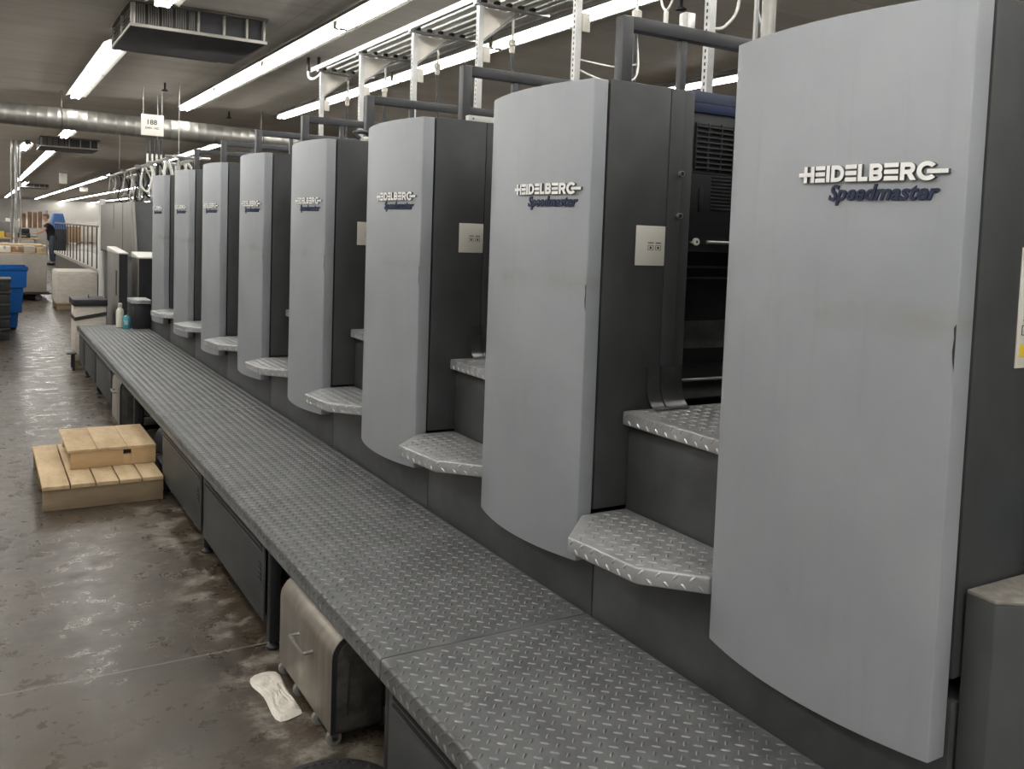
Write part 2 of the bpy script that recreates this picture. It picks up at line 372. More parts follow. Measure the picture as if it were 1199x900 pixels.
b = MB(); prof = [(arc_x(.61 * i / 22), rel(.61 * i / 22)) for i in range(23)] + [(1.567, rel(.61)), (1.567, rel(0))]
b.prism(prof, 'z', ZB, ZT); cover = b.build('front_cover', 'cover', root, .0035)
ch = MB()                                                   # chipped paint on the near edge
zz = [1.385, 1.40, 1.42, 1.445, 1.462, 1.47]; ww = [.0005, .003, .0045, .0025, .004, .0004]
vs = []; 
for z, w in zip(zz, ww): vs += [(1.5155, rel(-.0004), z), (arc_x(w) - .0012, rel(w), z + .002)]
ch.add(vs, [(2 * i, 2 * i + 1, 2 * i + 3, 2 * i + 2) for i in range(5)]); chip = ch.build('paint_chip', 'black', cover); chip['label'] = 'dark chipped paint on the cover edge'

# white badge: letters as strokes in units of letter height
def logo():
    q = []          # list of quads (4 uv points) as strips
    t = .25
    def rect(x0, x1, y0, y1, n=1):
        for i in range(n):
            a = x0 + (x1 - x0) * i / n; c = x0 + (x1 - x0) * (i + 1) / n
            q.append([(a, y0), (c, y0), (c, y1), (a, y1)])
    def arcs(cx_, cy_, ro, a0, a1, n=10, rx=1.):
        for i in range(n):
            p = [math.radians(a0 + (a1 - a0) * (i + k) / n) for k in (0, 1)]
            q.append([(cx_ + rx * (ro - t) * math.cos(p[0]), cy_ + (ro - t) * math.sin(p[0])), (cx_ + rx * ro * math.cos(p[0]), cy_ + ro * math.sin(p[0])),
                      (cx_ + rx * ro * math.cos(p[1]), cy_ + ro * math.sin(p[1])), (cx_ + rx * (ro - t) * math.cos(p[1]), cy_ + (ro - t) * math.sin(p[1]))])
    def E(x, w):
        for y in (0, .375, .75): rect(x, x + w, y, y + t)
    rect(0, .42, .375, .625); rect(.42, .69, 0, 1); rect(.69, 1.0, .375, .625); rect(1.0, 1.27, 0, 1)
    E(1.35, .76); rect(2.2, 2.46, 0, 1)
    rect(2.56, 2.82, 0, 1); rect(2.82, 3.0, .75, 1); rect(2.82, 3.0, 0, t); arcs(3.0, .5, .5, -90, 90)
    E(3.58, .78); rect(4.44, 4.7, 0, 1); rect(4.7, 5.1, 0, t)
    rect(5.2, 5.46, 0, 1)
    for yy, r in ((.3, .3), (.7, .3)):
        arcs(5.72, yy, r, -90, 90)
    rect(5.46, 5.72, .75, 1); rect(5.46, 5.72, 0, t); rect(5.46, 5.72, .375, .625)
    E(6.12, .86)
    rect(7.08, 7.34, 0, 1); rect(7.34, 7.6, .75, 1); rect(7.34, 7.6, .34, .58); arcs(7.6, .67, .33, -90, 90)
    q.append([(7.42, .42), (7.74, .42), (8.0, 0), (7.68, 0)])
    arcs(8.60, .5, .54, 40, 320, 18, 1.08); rect(8.58, 9.72, .36, .6)
    return q, 9.72
def badge(quads, scale, s_left, z0, w0, w1):
    m = MB()
    for qd in quads:
        P = lambda uv, w: (arc_x(s_left - uv[0] * scale) - w, rel(s_left - uv[0] * scale), z0 + uv[1] * scale)
        m.add([P(p, w0) for p in qd] + [P(p, w1) for p in qd], [(4, 5, 6, 7)], 0)
        m.add([P(p, w0) for p in qd] + [P(p, w1) for p in qd], [(0, 1, 5, 4), (1, 2, 6, 5), (2, 3, 7, 6), (3, 0, 4, 7)], 1)
    return m
Q, W = logo()
sc = .323 / W
badge(Q, sc, .350, 1.7345, .0004, .0075).build('badge_lettering', ['logo_white', 'logo_back'], cover)['label'] = 'raised white HEIDELBERG lettering'
tv, tf, tw = text_flat('Speedmaster', .040, .28, .0011, .0016)
ts = .230 / tw; m = MB()
m.add([(arc_x(.272 - u * ts) - .002 - w, rel(.272 - u * ts), 1.6985 + v * ts) for u, v, w in tv], tf)
m.build('model_lettering', 'logo_blue', cover)['label'] = 'navy italic Speedmaster lettering'

# dark side
b = MB(); b.box(1.5745, 1.803, rel(0), rel(.60), .79, 2.072); b.build('side_panel', 'side', root, .003)
b = MB(); b.box(1.8055, 1.858, rel(.001), rel(.60), .79, 2.072); strip = b.build('side_strip', 'side', root, .002)
for z in (1.815, 1.685):
    k = MB(); k.tube([(1.852, rel(-.010), z), (1.852, rel(.003), z)], .009, 14, 1); k.tube([(1.852, rel(-.0115), z), (1.852, rel(-.0095), z)], .006, 12, 0); k.build('bolt', ['black', 'galv'], strip, smooth=True)
b = MB(); b.box(1.58, 1.70, rel(0), rel(PITCH - .006), .0, .742); b.build('kick_panel', 'kick', root, .002)
b = MB(); b.box(1.70, 3.60, rel(.02), rel(PITCH - .02), 0, .74); b.build('machine_base', 'black', root)

# info plate
b = MB(); b.box(1.689, 1.801, rel(-.003), rel(.0), 1.529, 1.65); plate = b.build('info_plate', 'plate', root, .001); plate['label'] = 'warm white plate with small dark symbols'
b = MB()
for x in (1.735, 1.764):
    b.box(x, x + .021, rel(-.0037), rel(-.0028), 1.597, 1.600)
    for (a0, a1, c0, c1) in ((0, .021, 1.590, 1.5912), (0, .021, 1.576, 1.5772), (0, .0012, 1.576, 1.591), (.0198, .021, 1.576, 1.591), (.007, .014, 1.580, 1.587)): b.box(x + a0, x + a1, rel(-.0037), rel(-.0028), c0, c1)
b.build('plate_symbols', 'ink', plate)

# guard frame on top
b = MB(); gy = rel(.33); z0, z1 = 2.05, 2.362
b.box(1.85, 1.895, gy, gy + .045, z0, z1); b.box(1.895, 2.76, gy, gy + .045, z1 - .045, z1); b.box(2.715, 2.76, gy, gy + .045, z0, z1 - .045); b.box(2.115, 2.142, gy + .01, gy + .037, z0, z1 - .045)
b.build('guard_frame', 'frame', root, .003)

# inking block behind the side strip, facing the gap to the nearer unit
b = MB(); b.box(1.86, 3.60, rel(.06), rel(.92), 1.575, 2.085); b.box(1.86, 3.60, rel(.28), rel(.612), .74, 1.575); b.box(1.86, 1.915, rel(.02), rel(.28), .74, 2.075); ik = b.build('inking_block', 'side', root, .004)
b = MB(); b.box(1.922, 2.9, rel(.052), rel(.06), 2.052, 2.087, 0); b.box(1.922, 2.9, rel(.050), rel(.06), 2.021, 2.050, 1); b.build('blue_strip', ['blue_strip_top', 'blue_strip'], ik, .001)
b = MB(); b.box(1.955, 2.9, rel(.056), rel(.0605), 1.838, 1.986, 0)
for i in range(9): b.box(1.952, 2.9, rel(.048), rel(.058), 1.843 + i * .0165, 1.8475 + i * .0165, 1)
for x in (1.952, 2.005, 2.06, 2.115, 2.17): b.box(x, x + .003, rel(.049), rel(.058), 1.838, 1.988, 1)
b.build('vent_grille', ['void', 'side'], ik)
b = MB(); b.box(1.918, 2.9, rel(.045), rel(.06), 1.60, 1.826, 0); b.box(1.916, 2.9, rel(.043), rel(.06), 1.8265, 1.8295, 2)
b.prism([(1.978 + .011 * math.cos(a) , (1.772 if math.sin(a) > 0 else 1.715) + .011 * math.sin(a)) for a in [2 * math.pi * k / 20 for k in range(20)]], 'y', rel(.042), rel(.0455), 1)
for i in range(10): b.box(2.02, 2.12, rel(.0425), rel(.0455), 1.712 + i * .0115, 1.718 + i * .0115, 1)
b.build('lower_cover', ['black', 'void', 'frame'], ik, .001)
b = MB(); b.tube([(1.963, rel(.036), 1.607), (1.963, rel(.046), 1.607)], .012, 16, 0); b.tube([(1.963, rel(.034), 1.607), (1.963, rel(.037), 1.607)], .004, 10, 1); b.tube([(1.943, rel(.036), 1.605), (1.943, rel(.046), 1.605)], .0035, 8, 0); b.build('lock', ['plate', 'ink'], ik, smooth=True)
b = MB(); b.tube([(2.0, rel(.03), 1.607), (2.6, rel(.03), 1.607)], .0055, 8); b.build('shiny_rod', 'galv', ik, smooth=True)
b = MB(); b.tube([(1.955, rel(.10), 1.50), (1.955, rel(.10), 1.525), (2.5, rel(.10), 1.525)], .004, 6); b.tube([(1.91, rel(.12), 1.487), (2.5, rel(.12), 1.487)], .0035, 6); b.tube([(1.95, rel(.10), 1.47), (1.95, rel(.10), 1.50)], .009, 8); b.build('release_linkage', 'chute', ik, smooth=True)
b = MB(); b.box(1.915, 2.9, rel(.10), rel(.108), 1.253, 1.345); b.build('guard_sheet', 'chute', ik, .002)
# tread footboard sloping up under the sheet
b = MB(); b.prism([(rel(.10), 1.085), (rel(.27), 1.175), (rel(.27), 1.165), (rel(.11), 1.075)], 'x', 1.915, 2.9, 0); b.tube([(1.99, rel(.15), 1.150), (2.02, rel(.14), 1.14), (2.6, rel(.14), 1.14)], .006, 8, 1); b.build('sloping_tread', ['chute', 'galv'], ik)

# tread steps in the gap nearer than the unit
poly = [(1.376, -.164), (1.523, -.012), (1.688, -.012), (1.688, -.582), (1.527, -.574), (1.403, -.438)]
def inside_poly(P, mrg):
    n = len(P); A = sum(P[i][0] * P[(i + 1) % n][1] - P[(i + 1) % n][0] * P[i][1] for i in range(n)); sg = 1 if A > 0 else -1
    E = []
    for i in range(n):
        (x0, y0), (x1, y1) = P[i], P[(i + 1) % n]; l = math.hypot(x1 - x0, y1 - y0); E.append((x0, y0, -(y1 - y0) / l * sg, (x1 - x0) / l * sg))
    return lambda u, v: all((u - a) * nx + (v - c) * ny > mrg for a, c, nx, ny in E)
def step_plate(name, poly, y, zt, th, parent, edges):
    m = MB(); m.prism([(px, y + py) for px, py in poly], 'z', zt - th, zt); o = m.build(name, 'step', parent, .006, seg=3)
    l = MB(); xs = [p[0] for p in poly]; ys = [p[1] for p in poly]
    l.lugs((0, y, zt - .0004), (1, 0, 0), (0, 1, 0), (0, 0, 1), min(xs), max(xs), min(ys), max(ys), inside_poly(poly, .016))
    for i in edges:
        (x0, y0), (x1, y1) = poly[i], poly[(i + 1) % len(poly)]; d = Vector((x1 - x0, y1 - y0, 0)); ln = d.length; d /= ln; nrm = Vector((d.y, -d.x, 0))
        if nrm.x > 0: nrm = -nrm
        l.lugs(Vector((x0, y + y0, zt - th / 2 + .0108)) - nrm * .0004, d, (0, 0, 1), nrm, .012, ln - .012, -.022, .001, None, 0, .043, .022)
    l.build('tread_lugs', 'step_lug', o, smooth=True); return o
step_plate('foot_step', poly, N0, .785, .045, root, [4, 5, 0])
step_plate('upper_step', [(1.662, -.583), (1.662, -.008), (2.60, -.008), (2.60, -.583)], N0, 1.087, .042, root, [0])
b = MB(); b.box(1.692, 1.72, rel(-.583), rel(-.004), .742, 1.045); b.build('riser_panel', 'kick', root, .002)
# curved kick plates at the foot of the side panel
def chute(x0, x1, dy):
    m = MB(); P = [(rel(-.003 + dy), 1.215), (rel(-.004 + dy), 1.17), (rel(-.009 + dy), 1.14), (rel(-.019 + dy), 1.115), (rel(-.034 + dy), 1.098), (rel(-.052 + dy), 1.0895)]
    vs = [(x, y, z) for y, z in P for x in (x0, x1)] + [(x, y + .003, z + .002) for y, z in P for x in (x0, x1)]; n = len(P); fs = []
    for i in range(n - 1):
        a = 2 * i; fs += [(a, a + 1, a + 3, a + 2), (a + 2 * n, a + 2 + 2 * n, a + 3 + 2 * n, a + 1 + 2 * n), (a, a + 2, a + 2 + 2 * n, a + 2 * n), (a + 1, a + 1 + 2 * n, a + 3 + 2 * n, a + 3)]
    return m.add(vs, fs).build('kick_plate', 'chute', root, smooth=True)
chute(1.752, 1.802, -.002); chute(1.804, 1.888, -.006)

ords = ['nearest', 'second', 'third', 'fourth', 'fifth', 'sixth', 'seventh', 'eighth']
step_parts = ('foot_step', 'upper_step', 'riser_panel', 'kick_plate')
for k in range(8):
    o = root if k == 1 else copy_tree(root, None, step_parts + ('info_plate',) if k == 0 else ())
    o.location = (2.2, NEAR + k * PITCH + .45, 0)
    if k == 0: o['label'] = 'nearest grey printing unit, filling the right side of the picture'; unit0 = o
    elif k == 7: o['label'] = 'eighth and farthest grey printing unit beside the dark delivery hood'
    else: o['label'] = '%s grey printing unit from the camera along the walkway' % ords[k]
# the larger plate on the nearest unit
unit0['_o'] = [2.2, NEAR + .45, 0]
b = MB(); b.box(1.705, 1.80, NEAR - .003, NEAR, 1.383, 1.617, 0); pl0 = b.build('info_plate', 'plate', unit0, .001); pl0['label'] = 'tall pale plate with a yellow patch'
b = MB(); b.box(1.714, 1.74, NEAR - .004, NEAR - .0028, 1.405, 1.428, 1)
for z in (1.447, 1.465): b.box(1.718, 1.745, NEAR - .004, NEAR - .0028, z, z + .0015, 0)
b.box(1.718, 1.7195, NEAR - .004, NEAR - .0028, 1.447, 1.4655, 0)
for i in range(9): b.box(1.722, 1.725, NEAR - .004, NEAR - .0028, 1.475 + i * .006, 1.478 + i * .006, 0)
b.build('plate_symbols', ['ink', 'yellow'], pl0)

# console block beside the nearest unit, with a bottle on it
t = thing('control_console', 'dark six-sided block with brown worn top beside the nearest unit', 'console', (1.85, .9, 0))
cp = [(1.592, 1.014), (1.588, .952), (1.631, .924), (1.85, .76), (2.2, .76), (2.2, 1.014)]
MB().prism(cp, 'z', 0, .958).build('body', 'side', t, .003)
MB().prism([(x + (.002 if x < 1.7 else 0), y) for x, y in cp], 'z', .958, .966).build('top', 'topmat', t, .002)
t = thing('spray_bottle', 'pale blue plastic bottle on the dark block at right edge', 'bottle', (1.84, .955, .966))
m = MB(); m.lathe([(.036, 0), (.042, .006), (.043, .10), (.040, .125), (.022, .15), (.016, .156)], (1.84, .955, .966), 24); m.build('body', 'lblue', t, smooth=True)
m = MB(); m.lathe([(.018, .154), (.018, .178), (.012, .182)], (1.84, .955, .966), 18); m.build('cap', 'bottle_white', t, smooth=True)

# ------------------------------------------------------------------ walkway platform
XP, XK, ZP = .904, 1.563, .472
wk = thing('walkway_platform', 'long grey tread plate walkway platform running along the press', 'walkway', (1.24, 4, 0))
for (ya, yb) in ((-1.6, 2.217), (2.223, 5.817), (5.823, 9.417), (9.423, 11.04)):
    m = MB(); r = .009; m.prism([(XK, ZP - .008), (XK, ZP)] + [(XP + r - r * math.sin(a), ZP - r + r * math.cos(a)) for a in [math.pi / 2 * q / 6 for q in range(7)]] + [(XP, ZP - .056), (XP + .007, ZP - .056), (XP + .007, ZP - .008)], 'y', ya, yb); d = m.build('deck_plate', 'tread', wk, smooth=True); d.data.set_sharp_from_angle(angle=math.radians(30))
    l = MB(); l.lugs((XP, ya, ZP - .0004), (1, 0, 0), (0, 1, 0), (0, 0, 1), .014, XK - XP - .004, .014, yb - ya - .014)
    l.lugs((XP + .0004, ya, ZP - .021), (0, 1, 0), (0, 0, 1), (-1, 0, 0), .014, yb - ya - .014, -.022, .001, None, 0, .043, .024, .0085, .003)
    l.lugs((XP + .0028, ya + .0215, ZP - .0028), (.7071, 0, .7071), (0, 1, 0), (-.7071, 0, .7071), -.001, .001, .014, yb - ya - .034, None, 0, .043, .026, .009, .0034)
    l.build('tread_lugs', 'tread_lug', d, smooth=True)
    if ya == -1.6 or ya == 2.223:
        s_ = MB()
        for y in ([1.9, .6] if ya < 0 else [2.8, 4.4]): s_.lathe([(.009, -.001), (.009, .001), (.004, .0016)], (1.0, y, ZP), 12)
        s_.build('screw', 'galv', d, smooth=True)
m = MB(); m.box(1.50, 1.575, -1.6, 11.03, .30, ZP - .009); m.build('frame_rail', 'black', wk)
m = MB(); m.box(.99, 1.0, -1.6, 11.03, ZP - .06, ZP - .009); m.build('frame_rail', 'black', wk)
LEGS = [1.03, 2.215, 3.40, 4.585, 5.75, 6.95, 8.15, 9.35, 10.4]
for y in LEGS:
    m = MB(); m.box(.935, .975, y, y + .04, .03, ZP - .01); m.lathe([(.026, 0), (.026, .012), (.012, .02), (.012, .05)], (.955, y + .02, 0), 14); m.build('leg', 'black', wk, .002)
    m = MB(); m.box(1.45, 1.49, y, y + .04, .0, ZP - .01); m.build('leg', 'black', wk, .002)
def panel(ya, yb):
    m = MB(); m.box(.925, .933, ya, yb, .095, .408); p = m.build('access_panel', 'side', wk, .002)
    g = MB()
    for z in (.378, .358): g.box(.9225, .926, ya + .03, yb - .03, z, z + .009, 0); g.box(.9215, .926, ya + .03, yb - .03, z - .003, z, 1)
    for i in range(4): g.box(.9225, .926, ya + .035, ya + .075, .30 - i * .02, .31 - i * .02, 0); g.box(.9215, .926, ya + .035, ya + .075, .297 - i * .02, .30 - i * .02, 1)
    g.build('vent_slots', ['void', 'chute'], p)
for ya, yb in ((1.08, 2.205), (3.46, 4.56), (4.63, 5.73), (8.20, 9.33), (9.40, 10.38), (10.45, 11.0)): panel(ya, yb)

# ------------------------------------------------------------------ ink carts under the walkway
def cart(y0, y1, xf, zt, label, xb=1.36):
    t = thing('drawer_cart', label, 'cart', ((xf + xb) / 2, (y0 + y1) / 2, 0), 'steel carts under the walkway')
    zb, r = .045, .075
    prof = [(xf, zb), (xf, zt - r)] + [(xf + r - r * math.cos(a), zt - r + r * math.sin(a)) for a in [math.pi / 2 * k / 8 for k in range(1, 9)]] + [(xf + .17, zt), (xf + .17, zb)]
    inn = [(x + .006, z) for x, z in prof]
    m = MB(); m.prism(prof, 'y', y0, y1); m.build('curved_front', 'cart', t, .003)
    # inset end sheet with dark edging
    ep = [(xf + .014, zb + .008), (xf + .014, zt - r)] + [(xf + .014 + (r - .012) * (1 - math.cos(a)), zt - .014 - (r - .012) * (1 - math.sin(a))) for a in [math.pi / 2 * k / 8 for k in range(1, 9)]] + [(xf + .165, zt - .014), (xf + .165, zb + .008)]
    m = MB(); m.prism(prof, 'y', y0 - .006, y0 - .0005, 0); m.prism(ep, 'y', y0 - .0085, y0 - .006, 1); m.box(xf + .05, xf + .056, y0 - .012, y0 - .008, .10, .27, 2); e = m.build('end_sheet', ['black', 'cartside', 'chute'], t, .001)
    m = MB(); m.box(xf + .172, xb, y0 + .01, y1 - .01, .10, zt - .04); m.build('tank', 'cartside', t, .006)
    m = MB(); m.box(xf + .172, xb, y0, y1, .03, .095); m.build('chassis', 'chute', t, .006)
    yc, hz = (y0 + y1) / 2 - .02, zt - .125; hw = .075
    m = MB(); m.tube(curve_pts([(xf + .002, yc - hw, hz), (xf - .022, yc - hw, hz), (xf - .030, yc - hw + .012, hz), (xf - .030, yc + hw - .012, hz), (xf - .022, yc + hw, hz), (xf + .002, yc + hw, hz)], 5), .006, 8); m.build('handle', 'steel', t, smooth=True)
    for (x, y) in ((xf + .018, y0 + .02), (xf + .018, y1 - .02), (xf + .018, (y0 * .72 + y1 * .28)), (xf + .018, (y0 * .35 + y1 * .65)), (xb - .04, y0 + .02), (xb - .04, y1 - .02)):
        m = MB(); m.tube([(x, y - .012, .024), (x, y - .009, .024), (x, y + .009, .024), (x, y + .012, .024)], .024, 16, 0, rs=[.018, .024, .024, .018]); m.tube([(x, y - .016, .024), (x, y + .016, .024)], .006, 8, 1); m.box(x - .010, x + .010, y - .016, y - .013, .02, .044, 1); m.box(x - .010, x + .010, y + .013, y + .016, .02, .044, 1); m.build('caster', ['wheel', 'chute'], t, smooth=True)
    for yy in (.25, .5, .75):
        k = MB(); y = y0 + (y1 - y0) * yy; k.lathe([(.007, 0), (.007, .014), (.004, .02)], (xf + .11, y, zt), 10); k.build('knob', 'steel', t, smooth=True)
    return t
cart(2.65, 3.215, .920, .358, 'rounded steel drawer cart with handle in the near bay beside the white rag')
cart(7.62, 8.08, .920, .405, 'rounded steel cart under the walkway behind the wooden box')

t = thing('drive_motor', 'black motor with a shiny end under the walkway behind the box step', 'motor', (1.2, 6.35, 0))
m = MB(); m.tube([(1.12, 6.15, .16), (1.12, 6.18, .16), (1.12, 6.5, .16), (1.12, 6.53, .16)], .12, 20, 0, True, [.09, .12, .12, .09]); m.build('housing', 'black', t, smooth=True)
m = MB(); m.tube([(1.12, 6.10, .16), (1.12, 6.149, .16)], .02, 12); m.build('shaft', 'galv', t, smooth=True)
m = MB(); m.box(1.0, 1.24, 6.2, 6.48, 0, .06); m.build('foot', 'black', t, .004)
# rag on the floor
rg = [(.81, 3.217), (.861, 3.241), (.92, 3.233), (.915, 3.151), (.908, 3.06), (.908, 2.995), (.912, 2.97), (.912, 2.906), (.905, 2.886), (.88, 2.884), (.821, 2.855), (.817, 2.929), (.825, 3.025), (.824, 3.085), (.804, 3.143)]
m = MB(); n = len(rg); cxr = sum(p[0] for p in rg) / n; cyr = sum(p[1] for p in rg) / n; rings = 7
vs = []
for i in range(rings):
    fct = 1 - i / rings
    for (x, y) in rg:
        vs.append((cxr + (x - cxr) * fct, cyr + (y - cyr) * fct, .003 if i == 0 else .012 + .009 * math.sin(23 * x * fct + 47 * y * fct + i * 1.7) + random.uniform(-.003, .006)))
vs.append((cxr, cyr, .015)); fs = []
for i in range(rings - 1):
    for k in range(n): fs.append((i * n + k, i * n + (k + 1) % n, (i + 1) * n + (k + 1) % n, (i + 1) * n + k))
for k in range(n): fs.append(((rings - 1) * n + k, (rings - 1) * n + (k + 1) % n, rings * n))
m.add(vs, fs); rag = tag(m.build('rag', 'cloth', smooth=True), 'crumpled white rag on the floor in front of the near steel cart', 'rag')
sm = rag.modifiers.new('sub', 'SUBSURF'); sm.levels = 1; sm.render_levels = 1

# round dark mat at the bottom edge
m = MB(); m.lathe([(.20, 0), (.20, .006), (.192, .009), (.01, .009)], (.84, 2.40, .0), 48, 0)
for r in (.06, .10, .14, .175):
    for k in range(int(r * 260)):
        a = 2 * math.pi * k / int(r * 260); m.ball((0.84 + r * math.cos(a), 2.40 + r * math.sin(a), .009), .008, 6, 4, 0, (1, 1, .6))
tag(m.build('floor_mat', 'rubber', smooth=True), 'round black studded mat on the floor at the bottom edge', 'mat')

# ------------------------------------------------------------------ wooden pallet and box step
t = thing('wooden_pallet', 'low wooden pallet on the concrete beside the walkway', 'pallet', (.62, 6.15, 0))
xs = [.29, .432, .56, .68, .80, .918]
for i in range(5):
    m = MB(); m.box(xs[i] + .004, xs[i + 1] - .004, 5.61 + random.uniform(0, .006), 6.68 + random.uniform(-.01, .01), .118, .140); m.build('top_board', 'wood', t, .002)
for y in (5.625, 6.12, 6.62):
    m = MB(); m.box(.297, .915, y, y + .04, .0, .117); m.build('bearer', 'wood2', t, .003)
t = thing('box_step', 'small wooden box step standing on the pallet', 'box', (.69, 6.28, .141))
xs = [.440, .60, .765, .924]
for i in range(3):
    m = MB(); m.box(xs[i] + .0008, xs[i + 1] - .0008, 5.955, 6.60, .236, .255); m.build('top_board', 'wood', t, .0015)
m = MB()                         # front board with a pair of cut-outs
m.box(.458, .742, 5.96, 5.98, .142, .235); m.box(.742, .788, 5.96, 5.98, .142, .206); m.box(.788, .924, 5.96, 5.98, .142, .235); m.box(.742, .788, 5.978, 5.98, .206, .235, 1); m.build('front_board', ['wood3', 'void'], t, .001)
m = MB(); m.box(.458, .924, 6.575, 6.595, .142, .235); m.build('back_board', 'wood3', t, .001)
for x in (.905,):
    m = MB(); m.box(x, x + .018, 5.981, 6.574, .142, .235); m.build('side_board', 'wood2', t, .001)
m = MB(); m.box(.458, .474, 5.981, 6.574, .20, .235); m.build('side_board', 'wood2', t, .001)

# ------------------------------------------------------------------ strut posts and cable rack over the press
PX = 3.05; posty = [3.487, 4.675, 5.94, 7.10, 8.32, 9.49]
for i, y in enumerate(posty):
    t = thing('strut_post', '%s perforated strut post standing on the press roof' % ('farthest' if i == 5 else ords[i]), 'post', (PX, y, 2.086), 'perforated posts of the cable rack')
    zt = CEIL - .003 if i < 2 else 3.235
    m = MB(); m.box(PX - .02, PX + .02, y - .02, y + .02, 2.086, zt, 0)
    z = 2.12
    while z < zt - .04:
        m.box(PX - .0212, PX - .019, y - .005, y + .005, z, z + .016, 1); z += .032
    m.build('channel', ['strut', 'void'], t)
    if i >= 1:
        m = MB(); m.box(PX + .021, PX + .075, y - .03, y + .03, 2.86 - .02, 2.95); m.build('junction_box', 'cream', t, .004)
    if i >= 2:
        m = MB(); m.prism([(PX + .021, 3.225), (PX + .30, 3.225), (PX + .021, 3.0)], 'y', y - .002, y + .002); m.build('gusset_plate', 'cream', t)
        m = MB(); m.tube([(PX + .023, y, 2.995), (PX + .31, y, 3.225)], .011, 4); m.build('brace', 'strut', t)
t = thing('cable_rack', 'galvanised ladder rack of long rails on cross arms above the press', 'cable rack', (3.3, 6, 3.236))
m = MB(); m.box(3.0, 3.028, 3.2, 9.72, 3.258, 3.305); m.build('side_rail', 'strut', t, .003)
m = MB(); m.box(3.585, 3.613, 3.2, 9.72, 3.258, 3.305); m.build('side_rail', 'strut', t, .003)
for x in (3.115, 3.215, 3.315, 3.415, 3.515):
    m = MB(); m.tube([(x, 3.2, 3.29), (x, 9.6, 3.29)], .013, 8); m.build('conduit', 'strut', t, smooth=True)
for y in posty[2:] + [4.675, 3.6]:
    m = MB(); m.box(3.0, 3.62, y - .02, y + .02, 3.237, 3.257); m.build('cross_arm', 'galv', t, .002)
    for x in (3.06, 3.165, 3.265, 3.365, 3.465):
        m = MB(); m.box(x, x + .03, y - .024, y + .024, 3.257, 3.283); m.build('clamp', 'black', t)

# cables with plugs hanging from the rack
def drop(x, y, ztop, zplug, zend, sway, label, col='cable'):
    t = thing('drop_cable', label, 'cable', (x, y, zend), 'plug cables hanging from the rack')
    m = MB(); m.tube(curve_pts([(x, y, ztop), (x + .015, y + .02, (ztop + zplug) / 2), (x, y, zplug + .09)], 6), .009, 8); m.build('upper_lead', 'wcable', t, smooth=True)
    m = MB(); m.lathe([(.016, 0), (.022, .01), (.022, .05), (.03, .055), (.03, .09), (.018, .10)], (x, y, zplug), 12); m.build('plug', 'cream', t, smooth=True)
    m = MB(); m.lathe([(.024, 0), (.024, .03)], (x, y, zplug + .052), 10); m.build('plug_collar', 'rubber', t, smooth=True)
    m = MB(); m.tube(curve_pts([(x, y, zplug), (x + sway * .3, y, (zplug + zend) / 2), (x + sway, y - .05, zend)], 8), .011, 8); m.build('lower_cable', col, t, smooth=True)
drop(3.35, 9.56, 3.256, 2.93, 2.09, .02, 'farthest plug cable hanging from the rack')
drop(3.35, 8.50, 3.256, 2.90, 2.09, .03, 'second farthest plug cable hanging from the rack')
drop(3.35, 7.30, 3.256, 2.96, 2.09, .10, 'third farthest plug cable, black and swaying, hanging from the rack')
drop(3.35, 6.0, 3.256, 2.95, 2.09, .16, 'plug cable behind the guard frame of the third unit')
drop(3.30, 4.42, 3.256, 2.86, 2.09, .0, 'plug cable hanging beside the guard frame of the second unit')
def loose(pts, r, name, label, cat, mt, group=None):
    m = MB(); m.tube(curve_pts(pts, 10), r, 8); return tag(m.build(name, mt, smooth=True), label, cat, group)
loose([(3.072, 4.68, 2.62), (3.16, 4.50, 2.54), (3.28, 4.38, 2.56), (3.33, 4.45, 2.80), (3.33, 4.5, 2.95)], .006, 'looped_cable', 'thin white cable sagging from the second strut post', 'cable', 'wcable')
loose([(3.072, 4.68, 2.68), (3.18, 4.46, 2.62), (3.30, 4.4, 2.64)], .005, 'looped_cable', 'upper thin white cable sagging at the second strut post', 'cable', 'wcable')
loose([(3.415, 3.73, 3.28), (3.45, 3.72, 2.90), (3.38, 3.74, 2.76), (3.30, 3.76, 2.74)], .008, 'looped_cable', 'white cable loop right of the nearest strut post', 'cable', 'wcable')
loose([(3.50, 3.70, 3.27), (3.53, 3.69, 2.95), (3.60, 3.65, 2.6), (3.62, 3.62, 2.09)], .009, 'hanging_cable', 'grey cable running down right of the nearest strut post', 'cable', 'chute')
m = MB(); m.tube([(3.02, 3.06, 2.087), (3.02, 3.06, 3.49)], .032, 14); tag(m.build('vertical_pipe', 'duct', smooth=True), 'thicker steel pipe rising behind the nearest cover', 'pipe')
m = MB(); m.tube([(3.05, 3.17, 2.087), (3.05, 3.17, 3.49)], .011, 10); tag(m.build('vertical_pipe', 'strut', smooth=True), 'thin white pipe rising behind the nearest cover', 'pipe')
t = thing('y_splitter', 'small white branched plug hanging above the second guard frame', 'plug', (3.2, 4.0, 2.72))
m = MB(); m.tube([(3.2, 4.02, 2.79), (3.2, 4.02, 2.86)], .013, 10); m.build('plug', 'wcable', t, smooth=True)
for dy in (-.10, .08):
    m = MB(); m.tube(curve_pts([(3.2, 4.02, 2.86), (3.2, 4.02 + dy * .6, 2.94), (3.215, 4.02 + dy, 3.28)], 6), .007, 8); m.build('lead', 'wcable', t, smooth=True)
m = MB(); m.box(3.13, 3.19, 3.76, 3.82, 2.66, 2.80); tag(m.build('wall_socket', 'galv', bevel=.004), 'small grey socket box just left of the nearest strut post', 'socket')
